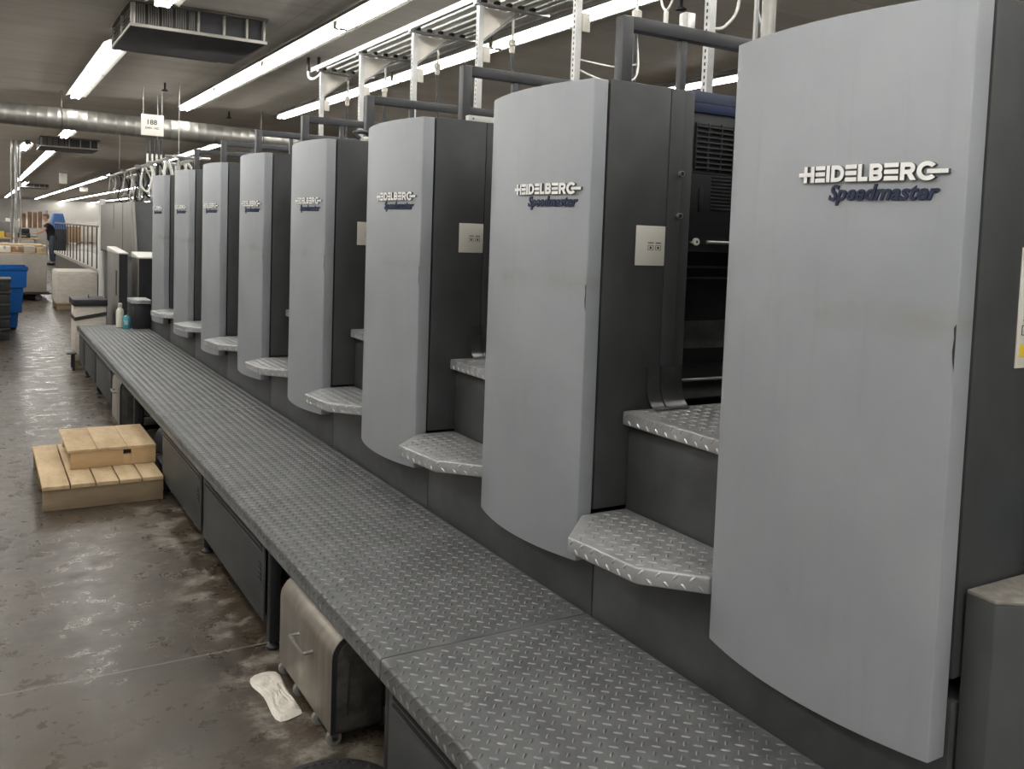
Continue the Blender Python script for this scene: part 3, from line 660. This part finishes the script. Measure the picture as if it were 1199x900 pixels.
# cables lying on the roof of the fourth unit
loose([(1.72, 4.70, 2.09), (1.70, 4.72, 2.12), (1.76, 4.74, 2.13), (1.90, 4.76, 2.11), (2.06, 4.78, 2.10), (2.2, 4.8, 2.1)], .012, 'roof_cable', 'black cable looped on the roof of the fourth unit', 'cable', 'cable')
loose([(1.73, 4.68, 2.082), (1.76, 4.70, 2.09), (1.80, 4.69, 2.085)], .014, 'cable_end', 'white cable end on the roof of the fourth unit', 'cable', 'wcable')

m = MB(); m.box(1.73, 1.97, 3.445, 3.475, 2.0725, 2.098); m.tube([(1.75, 3.44, 2.085), (1.75, 3.446, 2.085)], .006, 8, 1); tag(m.build('cable_duct', ['wcable', 'void'], bevel=.002), 'short white cable duct lying on the roof of the third unit', 'cable duct')
# three black stubs under the ceiling beyond the rack
for i, x in enumerate((3.12, 3.21, 3.33)):
    m = MB(); y = 10.2 - i * .09; m.tube([(x, y, 3.35), (x, y, 3.5)], .018, 10); tag(m.build('conduit_stub', 'cable', smooth=True), '%s of three black stubs under the ceiling at the rack end' % ('left', 'middle', 'right')[i], 'conduit', 'black stubs at the rack end')
loose([(3.12, 10.2, 3.35), (3.12, 10.15, 3.27), (3.14, 10.0, 3.25), (3.115, 9.59, 3.285)], .014, 'looped_cable', 'white cable from the black stubs to the end of the rack', 'cable', 'wcable')
# sprinklers
for (x, y, lb) in ((4.6, 5.6, 'sprinkler head seen through the second guard frame'), (2.15, 13.4, 'sprinkler head on the ceiling above the hanging number sign'), (3.55, 15.9, 'sprinkler head beside the round duct')):
    m = MB(); m.tube([(x, y, 3.40), (x, y, 3.5)], .014, 10); m.lathe([(.012, 0), (.045, .004), (.045, .010), (.02, .03)], (x, y, 3.385), 14); tag(m.build('sprinkler', 'black', smooth=True), lb, 'sprinkler')

# ------------------------------------------------------------------ air handler boxes
def handler(x0, x1, y0, y1, z0, label):
    t = thing('air_handler', label, 'air handler', ((x0 + x1) / 2, (y0 + y1) / 2, z0))
    m = MB(); m.box(x0 + .03, x1 - .03, y0 + .03, y1 - .03, z0 + .02, CEIL - .002); m.build('core', 'hvacd', t)
    m = MB(); m.box(x0 - .02, x1 + .02, y0 - .02, y1 + .02, z0 + .20, CEIL - .003); m.build('top_frame', 'hvac', t, .006)
    m = MB(); m.box(x0, x1, y0, y1, z0, z0 + .02); m.build('bottom_panel', 'hvacd', t, .004)
    m = MB()
    m.box(x0 - .008, x1 + .008, y0 - .012, y0, z0 - .004, z0 + .026); m.box(x0 - .012, x0, y0, y1, z0 - .004, z0 + .026); m.box(x0 - .008, x1 - .15, y1, y1 + .012, z0 - .006, z0 + .018)
    m.box(x1 - .004, x1 + .012, y0 - .012, y1, z0 - .004, z0 + .026); m.build('rim', 'rim', t, .003)
    w = (x1 - x0 - .04)
    for q in (0, .48, .68, .86, 1):
        m = MB(); m.box(x0 + .012 + w * q, x0 + .032 + w * q, y0 - .006, y0 + .03, z0 + .02, z0 + .20); m.build('mullion', 'rim', t, .002)
    for q in (0, .5, 1):
        m = MB(); m.box(x0 - .006, x0 + .03, y0 + .01 + (y1 - y0 - .04) * q, y0 + .03 + (y1 - y0 - .04) * q, z0 + .02, z0 + .20); m.build('mullion', 'rim', t, .002)
    m = MB()
    for i in range(26):
        if i % 6 == 4: continue
        x = x0 + .045 + i * w * .44 / 26; m.box(x, x + .008, y0 + .004, y0 + .03, z0 + .025, z0 + .195)
    m.build('fins', 'fin', t)
    m = MB()
    for i in range(5): m.box(x0 + .006, x0 + .03, y0 + .04, y1 - .04, z0 + .035 + i * .033, z0 + .045 + i * .033)
    m.build('side_slats', 'hvac', t)
    return t
handler(1.11, 2.24, 8.62, 9.90, 3.27, 'brown grey air handler box with finned opening under the ceiling')
handler(1.22, 2.42, 24.0, 25.5, 3.27, 'far dark air handler box beyond the round duct')
handler(1.9, 3.3, 57., 59., 3.30, 'farthest dark vent box at the end of the aisle lights')

# ------------------------------------------------------------------ round duct
t = thing('spiral_duct', 'round galvanised spiral duct crossing under the ceiling', 'duct', (3, 15.4, 2.9))
def duct_c(x): return (x, 15.4, 3.105 - .0165 * (x - .3))
pts = []; rs = []
x = -5.
while x < 14.:
    for dx, r in ((0, .157), (.006, .1595), (.012, .1595), (.018, .157)): pts.append(duct_c(x + dx)); rs.append(r)
    x += .13
m = MB(); m.tube(pts, .15, 28, 0, True, rs); m.build('pipe', 'duct', t, smooth=True)
for x in (1.05, 3.95, 7.):
    c = duct_c(x); ring = [(x, c[1] + .168 * math.sin(a), c[2] + .168 * math.cos(a)) for a in [2 * math.pi * k / 24 for k in range(25)]]
    m = MB(); m.tube(ring, .008, 6, 0, False); m.tube([(x, c[1], c[2] + .165), (x, c[1], CEIL - .002)], .012, 6); m.build('hanger', 'hvac', t, smooth=True)

# number sign
t = thing('hanging_sign', 'white square sign reading 188 hanging in front of the duct', 'sign', (2.09, 14., 2.83))
m = MB(); m.box(1.94, 2.235, 14.0, 14.006, 2.832, 3.125); sg = m.build('board', 'sign', t, .001)
m = MB(); tv, tf, tw = text_flat('188', .095, 0, .0015, .0008); s = .125 / tw
m.add([(2.022 + u * s, 13.9985 - w, 2.985 + v * s) for u, v, w in tv], tf)
tv, tf, tw = text_flat('D4H - NC', .05, 0, .0008, .0008); s = .18 / tw; m.add([(1.995 + u * s, 13.9985 - w, 2.922 + v * s) for u, v, w in tv], tf)
m.build('sign_lettering', 'ink', sg)
for x in (1.965, 2.21):
    m = MB(); m.tube([(x, 14.003, 3.12), (x, 14.003, CEIL - .002)], .005, 6); m.build('wire', 'wcable', t)

# ------------------------------------------------------------------ far press end: delivery hood, posts, hoses
t = thing('delivery_hood', 'big dark grey hood with slanted near edge behind the farthest unit', 'machine hood', (2.2, 13.8, 0))
m = MB(); m.prism([(12.25, 1.86), (15.6, 1.86), (15.6, 1.17), (11.95, 1.17)], 'x', 1.60, 3.2); m.build('hood_body', 'hood', t, .004)
m = MB(); m.prism([(12.06, 1.86), (12.2, 1.86), (11.9, 1.16), (11.76, 1.16)], 'x', 1.575, 1.608); m.build('slanted_post', 'hood', t, .004)
m = MB(); m.prism([(12.1, 1.86), (12.24, 1.86), (11.94, .9), (11.8, .9)], 'x', 1.61, 3.2); m.build('end_panel', 'side', t)
m = MB(); m.box(1.597, 1.600, 13.05, 13.07, 1.18, 1.85); m.box(1.597, 1.600, 14.0, 14.015, 1.5, 1.85); m.box(1.595, 1.600, 12.0, 15.55, 1.165, 1.185); m.build('panel_seam', 'void', t)
m = MB(); m.box(1.66, 3.2, 12.0, 15.6, 0, 1.165); m.build('base', 'side', t, .004)
m = MB(); m.prism([(12.3, 1.86), (12.9, 1.86), (12.9, 1.95), (12.4, 1.95)], 'x', 1.9, 3.1); m.build('vent_cap', 'black', t, .004)
def console_post(x0, x1, y0, y1, zt, label, slot):
    t = thing('control_post', label, 'control post', ((x0 + x1) / 2, (y0 + y1) / 2, 0))
    m = MB(); m.box(x0, x1, y0, y1, 0, zt - .06, 0); m.build('body', 'hood', t, .004)
    m = MB(); m.box(x0 + .004, x1 - .002, y0 - .004, y0 - .0005, .3, zt - .065); m.build('front_panel', 'black', t)
    m = MB(); m.prism([(y0 - .01, zt - .06), (y0 - .01, zt - .045), (y1, zt), (y1, zt - .06)], 'x', x0 - .006, x1 + .004); m.build('sloped_cap', 'hood_light', t, .004)
    if slot:
        m = MB(); m.box(x0 - .003, x0 + .001, y0 + .12, y0 + .24, .78, 1.06); m.build('slot', 'void', t)
    else:
        m = MB(); m.box(x0 + .03, x0 + .075, y0 - .008, y0 - .003, .80, .93); m.build('slot', 'void', t)
    return t
console_post(1.327, 1.42, 11.15, 12.2, 1.31, 'narrow grey post with black slot left of the dark hood', True)
console_post(1.531, 1.80, 11.15, 11.70, 1.265, 'wider grey post with black front between hood and farthest unit', False)
t = thing('tread_step_box', 'black box with bright tread plate lid at the far end of the walkway', 'step box', (1.56, 10.75, ZP))
m = MB(); m.box(1.405, 1.57, 10.56, 10.9, ZP + .002, .735); m.build('body', 'black', t, .003)
l = step_plate('lid', [(1.385, 10.60), (1.43, 10.535), (1.574, 10.535), (1.574, 10.92), (1.385, 10.92)], 0, .785, .045, t, [0, 1])
# bottles
t = thing('squeeze_bottle', 'white plastic bottle standing on the far end of the walkway', 'bottle', (1.30, 10.78, ZP + .002))
m = MB(); m.lathe([(.036, 0), (.04, .01), (.04, .17), (.034, .19), (.018, .21), (.018, .222)], (1.30, 10.78, ZP + .002), 20); m.build('body', 'bottle_white', t, smooth=True)
m = MB(); m.lathe([(.021, .222), (.021, .252), (.012, .262)], (1.30, 10.78, ZP + .002), 16); m.build('cap', 'cream', t, smooth=True)
t = thing('spray_bottle', 'teal liquid bottle beside the white bottle on the walkway', 'bottle', (1.345, 10.62, ZP + .002))
m = MB(); m.lathe([(.036, 0), (.04, .008), (.04, .115), (.03, .13), (.014, .142)], (1.345, 10.62, ZP + .002), 20); m.build('body', 'teal', t, smooth=True)
m = MB(); m.tube([(1.345, 10.62, .612), (1.345, 10.62, .66)], .007, 8); m.box(1.315, 1.36, 10.612, 10.628, .66, .675); m.build('spray_head', 'cable', t, smooth=True)
m = MB(); m.box(1.318, 1.352, 10.5785, 10.5815, .515, .565); m.build('label_sticker', 'green', t)

# hoses over the hood
t = thing('hose_rack', 'black pipe rack above the dark delivery hood carrying hanging hoses', 'rack', (2.2, 16.5, 1.87))
m = MB()
for x in (2.15, 2.45): m.tube([(x, 12.6, 2.47), (x, 19.6, 2.47)], .025, 8)
for y in (12.7, 14.2, 15.4, 17., 19.5): m.tube([(2.05, y, 2.47), (2.6, y, 2.47)], .02, 6)
m.build('pipe_grid', 'galv', t, smooth=True)
for y in (13.2, 15.3):
    m = MB(); m.tube([(2.3, y, 1.862), (2.3, y, 2.47)], .022, 8); m.build('upright', 'strut', t, smooth=True)
for y in (13.2, 14.95, 19.3):
    m = MB(); m.tube([(2.3, y, 2.47), (2.3, y, CEIL - .002)], .005, 6); m.build('hanger_rod', 'duct', t, smooth=True)
for i in range(20):
    y = 12.9 + i * .34; x = 2.15 if i % 2 else 2.45; zb = random.uniform(1.92, 2.1); q = random.uniform(.05, .16); col = 'cable' if i % 3 == 0 else 'wcable'
    loose([(x, y, 2.45), (x + random.uniform(-.03, .03), y + random.uniform(-.05, .05), 2.3), (x - q * .2, y, zb + .08), (x + q * .5, y + .03, zb), (x + q * 1.1, y + .05, zb + .1), (x + q, y + .06, 2.3), (x + q * .3, y + .06, 2.455)], random.choice((.012, .016, .02)), 'hanging_hose', '%s hose loop hanging from the rack over the dark hood' % ('black' if i % 3 == 0 else 'white'), 'hose', col, '%s hose loops over the hood' % ('black' if i % 3 == 0 else 'white'))
for i in range(4):
    x = 2.114 + i * .062; m = MB(); m.tube([(x, 14.6, 2.62), (x, 14.6, 2.84)], .019, 10, 0); m.tube([(x, 14.6, 2.49), (x, 14.6, 2.62)], .016, 8, 1)
    tag(m.build('riser_tube', ['cable', 'wcable'], smooth=True), '%s of four black tubes below the number sign' % ('leftmost', 'second from left', 'third from left', 'rightmost')[i], 'tube', 'black tubes below the sign')
# far gallery with railing
t = thing('far_gallery', 'pale edged gallery with dark baluster railing beyond the delivery hood', 'gallery', (2.3, 26, 0))
m = MB(); m.box(1.90, 2.8, 18.5, 30.6, .62, .70); m.build('deck_edge', 'rail', t, .004)
m = MB(); m.box(1.94, 2.7, 18.55, 30.5, .0, .619); m.build('lower_panel', 'brown_panel', t)
m = MB(); m.prism([(18.2, .70), (18.499, .70), (17.45, .0), (17.15, .0)], 'x', 1.88, 1.935); m.build('end_leg', 'rail', t, .004)
m = MB(); m.tube([(1.93, 18.55, 1.51), (1.93, 30.5, 1.51)], .018, 8); m.build('handrail', 'frame', t, smooth=True)
for i in range(15):
    y = 18.6 + i * .845; m = MB(); m.tube([(1.93, y, .70), (1.93, y, 1.51)], .013, 6); m.build('baluster', 'frame', t, smooth=True)
for i, (y, dy) in enumerate(((19.6, .25), (20.7, .5), (22.2, -.4))):
    loose([(2.25, y, 1.6), (2.25, y + dy * .2, 1.3), (2.25, y + dy, .95), (2.25, y + dy * 1.2, .762)], .06, 'air_hose', 'fat white hose behind the railing, %s from the dark hood' % ('first', 'second', 'third')[i], 'hose', 'wcable', 'fat white hoses behind the railing')
m = MB(); m.tube([(1.64, 15.75, 0.0), (1.64, 15.75, 1.95)], .05, 10); tag(m.build('white_standpipe', 'wcable', smooth=True), 'white pipe standing at the far edge of the dark hood', 'pipe')

# cart with strapped paper at the platform end
t = thing('paper_cart', 'strapped paper pile with dark lid beyond the end of the walkway', 'paper pile', (1.06, 11.45, 0))
m = MB(); m.box(.905, 1.215, 11.25, 11.75, .06, .665); m.build('paper', 'paper', t, .008)
m = MB(); m.box(.885, 1.225, 11.22, 11.78, .667, .735); m.build('lid', 'black', t, .003)
m = MB(); m.prism([(.90, .50), (1.22, .56), (1.22, .60), (.90, .54)], 'y', 11.243, 11.7505); m.build('strap', 'ink', t)
m = MB(); m.box(.90, 1.22, 11.25, 11.75, .0, .058); m.build('base_board', 'wood2', t)
m = MB(); m.tube([(1.06, 11.5, .737), (1.06, 11.5, .775)], .006, 8); m.build('pin', 'black', t)
t = thing('foot_bracket', 'small dark foot plate on legs at the far corner of the walkway', 'bracket', (.86, 11.2, 0))
m = MB(); m.box(.80, .895, 10.9, 11.2, .175, .19); m.build('plate', 'chute', t, .002)
for y in (10.93, 11.15):
    m = MB(); m.box(.86, .88, y, y + .02, 0, .174); m.build('leg', 'black', t)

# ------------------------------------------------------------------ far left of the aisle
t = thing('paper_skid', 'white wrapped paper pile on a small pallet in the aisle', 'paper pile', (1.52, 19.1, 0))
m = MB(); m.box(1.19, 1.85, 18.5, 19.7, .12, .66); m.box(1.2, 1.84, 18.52, 19.68, .655, .685); m.build('wrapped_paper', 'paper', t, .03)
for y in (18.5, 19.05, 19.62):
    m = MB(); m.box(1.2, 1.84, y, y + .08, 0, .118); m.build('bearer', 'wood2', t)
m = MB(); m.box(1.19, 1.85, 18.48, 19.72, .10, .119); m.build('deck_board', 'wood', t)
t = thing('wrapped_stack', 'large grey film-wrapped stack on a dark dolly at the left edge', 'paper pile', (.45, 21.3, 0))
m = MB(); m.box(-.35, 1.157, 20.6, 22., .17, .915); m.build('wrapped_paper', 'paper2', t, .02)
m = MB(); m.box(-.36, 1.2, 20.55, 22.05, .125, .168); m.build('dolly_frame', 'dolly', t, .004)
for x in (-.2, 1.02):
    for y in (20.68, 21.9):
        m = MB(); m.tube([(x, y - .03, .06), (x, y + .03, .06)], .06, 14); m.build('wheel', 'wheel', t, smooth=True)
m = MB(); m.box(-.3, 1.0, 20.9, 21.8, .02, .124); m.build('under_tray', 'void', t)
m = MB(); m.box(1.2, 1.32, 20.62, 20.66, .13, .15); m.build('tow_hook', 'dolly', t)
# boards and boxes on the stack
m = MB(); m.box(-.35, 1.14, 20.62, 21.98, .917, .945); tag(m.build('plywood_sheet', 'wood', bevel=.003), 'plywood sheet lying on the grey wrapped stack', 'board')
bx = [(.02, .30, .12, 'green', 'pale printed box on the plywood at the left edge'), (.34, .54, .11, 'sign', 'small white box next to the pale printed box'), (.57, .73, .10, 'card', 'brown cardboard box in the middle of the plywood'), (.76, .96, .12, 'cream', 'cream box right of the brown box'), (.98, 1.12, .09, 'wood', 'tan carton at the right end of the plywood')]
for i, (x0, x1, h, mm, lb) in enumerate(bx):
    t = thing('carton', lb, 'box', ((x0 + x1) / 2, 20.9, .946), 'boxes on the plywood')
    m = MB(); m.box(x0, x1, 20.7, 21.1, .946, .946 + h); m.build('body', mm, t, .006)
    m = MB(); m.box(x0 + (x1 - x0) * .4, x0 + (x1 - x0) * .6, 20.697, 21.103, .946 + h * .5, .946 + h + .002); m.build('tape', 'cream', t)
m = MB(); m.box(-.3, 1.12, 21.15, 21.95, .946, 1.09); tag(m.build('timber_bundle', 'wood', bevel=.005), 'pale timber bundle behind the boxes on the plywood', 'timber')
# blue bin
t = thing('wheeled_bin', 'blue plastic bin at the left edge of the aisle', 'bin', (.2, 15.3, 0))
m = MB(); vs = []
for z, x1, y0 in ((.05, .475, 15.05), (.26, .49, 15.04), (.262, .525, 15.0), (.62, .548, 14.98), (.625, .585, 14.95), (.86, .59, 14.94), (.865, .60, 14.93), (.915, .605, 14.92)):
    x0, y1 = .4 - x1, 30.6 - y0; vs += [(x0, y0, z), (x1, y0, z), (x1, y1, z), (x0, y1, z)]
fs = [(4 * i + k, 4 * i + (k + 1) % 4, 4 * i + 4 + (k + 1) % 4, 4 * i + 4 + k) for i in range(7) for k in range(4)] + [(3, 2, 1, 0)]
m.add(vs, fs); o = m.build('tub', 'bin_blue', t, .008); so = o.modifiers.new('solid', 'SOLIDIFY'); so.thickness = .02
for x in (-.1, .42):
    m = MB(); m.tube([(x, 15.1, .05), (x, 15.16, .05)], .05, 12); m.build('wheel', 'rubber', t, smooth=True)
# black crates
names = ['bottom', 'second from bottom', 'third from bottom', 'fourth from bottom', 'topmost']
for i in range(5):
    z = .002 + i * .162; t = thing('plastic_crate', '%s black crate in the stack before the blue bin' % names[i], 'crate', (.1, 14.1, z), 'stacked black crates')
    x1 = .345 + .004 * i; m = MB(); m.box(-.15, x1, 13.9, 14.4, z, z + .145, 0); m.build('body', 'crate', t, .008)
    m = MB(); m.box(-.16, x1 + .012, 13.885, 14.41, z + .12, z + .158); m.build('lip', 'crate', t, .005)
    m = MB(); m.box(x1 - .16, x1 - .05, 13.895, 13.902, z + .05, z + .085); m.build('handle_slot', 'void', t)
# services post
t = thing('service_post', 'grey steel post with conduits at the far left', 'post', (.8, 26, 0))
m = MB(); m.box(.76, .83, 26., 26.07, 0, CEIL - .003); m.build('post', 'galv', t, .004)
for i, (x, mm) in enumerate(((.70, 'duct'), (.88, 'strut'))):
    m = MB(); m.tube(curve_pts([(x, 26.02, 1.0), (x + .02, 26.0, 1.8), (x - .01, 26.02, 2.5), (x, 26.02, CEIL - .004)], 6), .02, 8); m.build('conduit', mm, t, smooth=True)
m = MB(); m.box(.74, .86, 25.93, 26.0, 1.25, 1.55); m.build('switch_box', 'cream', t, .005)
# white boards hanging from the ceiling
for (x0, x1, y, z0, lb) in ((2.65, 2.93, 40., 3.0, 'larger white board hanging from the ceiling far down the aisle'), (4.62, 5.02, 55., 3.17, 'smaller white board hanging between the far light rows')):
    t = thing('hanging_sign', lb, 'sign', ((x0 + x1) / 2, y, z0))
    m = MB(); m.box(x0, x1, y, y + .01, z0, 3.40); m.build('board', 'sign', t, .002)
    for x in (x0 + .04, x1 - .04):
        m = MB(); m.tube([(x, y + .005, 3.40), (x, y + .005, CEIL - .002)], .008, 6); m.build('wire', 'galv', t)

# work bench with clutter, behind the stack
t = thing('work_bench', 'long pale work bench the person leans over', 'bench', (1.0, 36.2, 0))
m = MB(); m.box(-.6, 1.80, 35.7, 36.9, .90, .95); m.build('top', 'wood', t, .006)
m = MB(); m.box(-.55, 1.75, 35.75, 36.85, .25, .29); m.build('shelf', 'wood2', t, .004)
for x in (-.55, 1.68):
    for y in (35.75, 36.78):
        m = MB(); m.box(x, x + .07, y, y + .07, 0, .899); m.build('leg', 'galv', t)
m = MB(); m.box(.35, .75, 35.9, 36.4, .952, 1.15); tag(m.build('yellow_carton', 'yellow', bevel=.01), 'yellow carton on the far work bench', 'box')
m = MB(); m.box(.80, 1.0, 35.9, 36.3, .952, 1.10); tag(m.build('small_carton', 'card', bevel=.01), 'brown carton beside the yellow carton on the far bench', 'box')
t = thing('bench_printer', 'black bench machine in front of the person', 'machine', (1.4, 36.1, .952))
m = MB(); m.box(1.16, 1.52, 35.95, 36.35, .952, 1.12); m.build('base', 'crate', t, .01)
m = MB(); m.box(1.20, 1.50, 35.98, 36.32, 1.12, 1.27); m.build('cover', 'black', t, .02)
m = MB(); m.box(1.22, 1.4, 35.9, 35.96, 1.0, 1.03); m.build('tray', 'cream', t, .004)
for i, (x, h, lb) in enumerate(((1.70, .60, 'leftmost'), (1.92, .68, 'second from left'), (2.12, .66, 'third from left'), (2.32, .70, 'rightmost'))):
    t = thing('core_tube', '%s of four brown core tubes standing behind the person' % lb, 'tube', (x, 46., 1.22), 'brown core tubes')
    m = MB(); m.tube([(x, 46., 1.22), (x, 46., 1.22 + h)], .075, 14); m.build('tube_body', 'amber', t, smooth=True)
    m = MB(); m.tube([(x, 46., 1.222 + h), (x, 46., 1.25 + h)], .06, 14); m.build('end_plug', 'card', t, smooth=True)
t = thing('storage_rack', 'far steel rack carrying the brown core tubes', 'rack', (2.0, 46., 0))
for z in (.4, 1.19):
    m = MB(); m.box(1.2, 2.6, 45.7, 46.4, z, z + .028); m.build('shelf', 'rail', t)
for x in (1.2, 2.56):
    for y in (45.7, 46.36):
        m = MB(); m.box(x, x + .04, y, y + .04, 0, 2.0); m.build('upright', 'galv', t)
t = thing('covered_machine', 'machine under a blue sheet behind the person', 'machine', (2.65, 40.5, 0))
m = MB(); m.prism([(2.38, .0), (2.9, .0), (2.92, 1.3), (2.80, 1.86), (2.48, 1.86), (2.36, 1.3)], 'y', 40., 41.); m.build('blue_sheet', 'bluewrap', t, .04, seg=3)
m = MB(); m.box(2.40, 2.90, 39.97, 39.995, .2, 1.25); m.build('machine_front', 'hvacd', t, .004)
# more far clutter: pallet loads towards the back wall
for i, (x, y, w, h, mm, lb) in enumerate(((3.6, 62., 1.2, 1.3, 'cream', 'pale pallet load far behind the person'), (5.2, 70., 1.4, 1.2, 'card', 'brown pallet load far behind the railing'), (7., 74., 1.4, 1.5, 'paper', 'tall white pallet load far behind the railing'), (9., 80., 1.6, 1.3, 'rail', 'grey pallet load at the far right of the railing'), (2.6, 84., 1.5, 1.6, 'sign', 'white pallet load before the far wall'), (1.2, 66., 1., 1.4, 'hood', 'grey pallet load behind the brown core tubes'))):
    t = thing('pallet_load', lb, 'pallet load', (x, y, 0))
    m = MB(); m.box(x - w / 2, x + w / 2, y, y + 1.2, .13, h); m.build('load', mm, t, .03)
    m = MB(); m.box(x - w / 2, x + w / 2, y, y + 1.2, .10, .129); m.build('pallet_deck', 'wood', t)
    for k in (0, .5, 1):
        m = MB(); m.box(x - w / 2 + k * (w - .1), x - w / 2 + k * (w - .1) + .1, y, y + 1.2, 0, .099); m.build('bearer', 'wood2', t)

# ------------------------------------------------------------------ the person
def skin(name, pts, edges, mt, root_i, parent, origin, rz=0., levels=2):
    me = bpy.data.meshes.new(name); me.from_pydata([p[:3] for p in pts], edges, []); o = bpy.data.objects.new(name, me); COL.objects.link(o)
    o.modifiers.new('Skin', 'SKIN'); sv = me.skin_vertices[0].data
    for i, p in enumerate(pts): sv[i].radius = (p[3], p[4] if len(p) > 4 else p[3]); sv[i].use_root = (i == root_i)
    sub = o.modifiers.new('Sub', 'SUBSURF'); sub.levels = levels; sub.render_levels = levels
    dg = bpy.context.evaluated_depsgraph_get(); dg.update(); m2 = bpy.data.meshes.new_from_object(o.evaluated_get(dg)); m2.name = name
    bpy.data.objects.remove(o); m2.materials.clear(); m2.materials.append(M[mt]); m2.polygons.foreach_set('use_smooth', [True] * len(m2.polygons))
    o = bpy.data.objects.new(name, m2); COL.objects.link(o)
    if parent is not None: o.parent = parent
    return o
# figure faces -x, origin between the feet
P = []; Ed = []
def pt(x, y, z, r, r2=None, link=None):
    P.append((x, y, z, r, r2 or r)); i = len(P) - 1
    if link is not None: Ed.append((link, i))
    return i
pel = pt(.02, 0, .95, .08); ab = pt(.0, 0, 1.10, .095, None, pel); che = pt(-.06, 0, 1.30, .15, None, ab); shd = pt(-.11, 0, 1.45, .11, None, che); nk = pt(-.15, 0, 1.53, .055, None, shd); nk2 = pt(-.175, 0, 1.585, .055, None, nk)
hd = pt(-.20, 0, 1.66, .085, None, nk2); hd2 = pt(-.195, 0, 1.73, .088, None, hd); hd3 = pt(-.185, 0, 1.79, .055, None, hd2)
nose = pt(-.298, 0, 1.675, .013, None, hd); 
for s in (-1, 1):
    ear = pt(-.18, s * .085, 1.685, .018, None, hd2)
    sh = pt(-.12, s * .18, 1.43, .065, None, shd); el = pt(-.26, s * .24, 1.20, .042, None, sh); wr = pt(-.47, s * .15, 1.10, .028, None, el); pm = pt(-.545, s * .13, 1.09, .032, .018, wr)
    for k in range(4):
        f1 = pt(-.585 + .004 * k, s * (.155 - .02 * k), 1.085, .0095, None, pm); f2 = pt(-.622 + .006 * k, s * (.158 - .022 * k), 1.068, .0085, None, f1)
    th = pt(-.545, s * .088, 1.08, .010, None, pm); th2 = pt(-.575, s * .075, 1.068, .0085, None, th)
    hp = pt(.03, s * .10, .86, .07, None, pel); kn = pt(.0, s * .12, .50, .062, None, hp); an = pt(.05, s * .12, .09, .042, None, kn); to = pt(-.10, s * .13, .04, .035, None, an)
man = thing('person', 'person in black shirt and grey-blue jeans leaning over the far bench', 'person', (2.22, 37.0, 0))
body = skin('body', P, Ed, 'skin', pel, man, None)
sP = [(.02, 0, .82, .17), (.02, 0, .96, .175), (.0, 0, 1.12, .15), (-.06, 0, 1.30, .168), (-.115, 0, 1.46, .115)]; sE = [(0, 1), (1, 2), (2, 3), (3, 4)]
for s in (-1, 1):
    i = len(sP); sP += [(-.12, s * .18, 1.43, .085), (-.20, s * .215, 1.30, .07)]; sE += [(4, i), (i, i + 1)]
skin('shirt', sP, sE, 'shirt', 0, man, None)
sP = [(.02, 0, .95, .15), (.012, 0, 1.12, .135)]; sE = [(0, 1)]
for s in (-1, 1):
    i = len(sP); sP += [(.03, s * .10, .86, .115), (.0, s * .12, .50, .080), (.045, s * .12, .10, .068)]; sE += [(0, i), (i, i + 1), (i + 1, i + 2)]
skin('trousers', sP, sE, 'jeans', 0, man, None)
for s in (-1, 1):
    m = MB(); m.ball((-.03, s * .125, .05), .05, 14, 8, 0, (3.0, 1.1, .98)); o = m.build('shoe', 'crate', None, smooth=True); o.location = Vector(o['_o']); o.parent = man
m = MB(); m.ball((-.175, 0, 1.755), .1, 16, 10, 0, (1.02, .95, .72)); m.ball((-.13, 0, 1.70), .08, 14, 8, 0, (.8, 1.0, 1.0)); o = m.build('hair', 'hair', None, smooth=True); o.parent = man

for o in bpy.data.objects:
    if '_o' in o: del o['_o']

# ------------------------------------------------------------------ view
w = bpy.data.worlds.new('world'); SC.world = w; w.use_nodes = True; w.node_tree.nodes['Background'].inputs[0].default_value = (0, 0, 0, 1)
SC.view_settings.view_transform = 'Standard'; SC.view_settings.look = 'None'; SC.view_settings.gamma = 1; SC.view_settings.use_curve_mapping = False
SC.view_settings.exposure = 0.47
SC.cycles.use_denoising = True
SC.cycles.max_bounces = 8; SC.cycles.diffuse_bounces = 5; SC.cycles.glossy_bounces = 4
SC.cycles.sample_clamp_indirect = 6.0
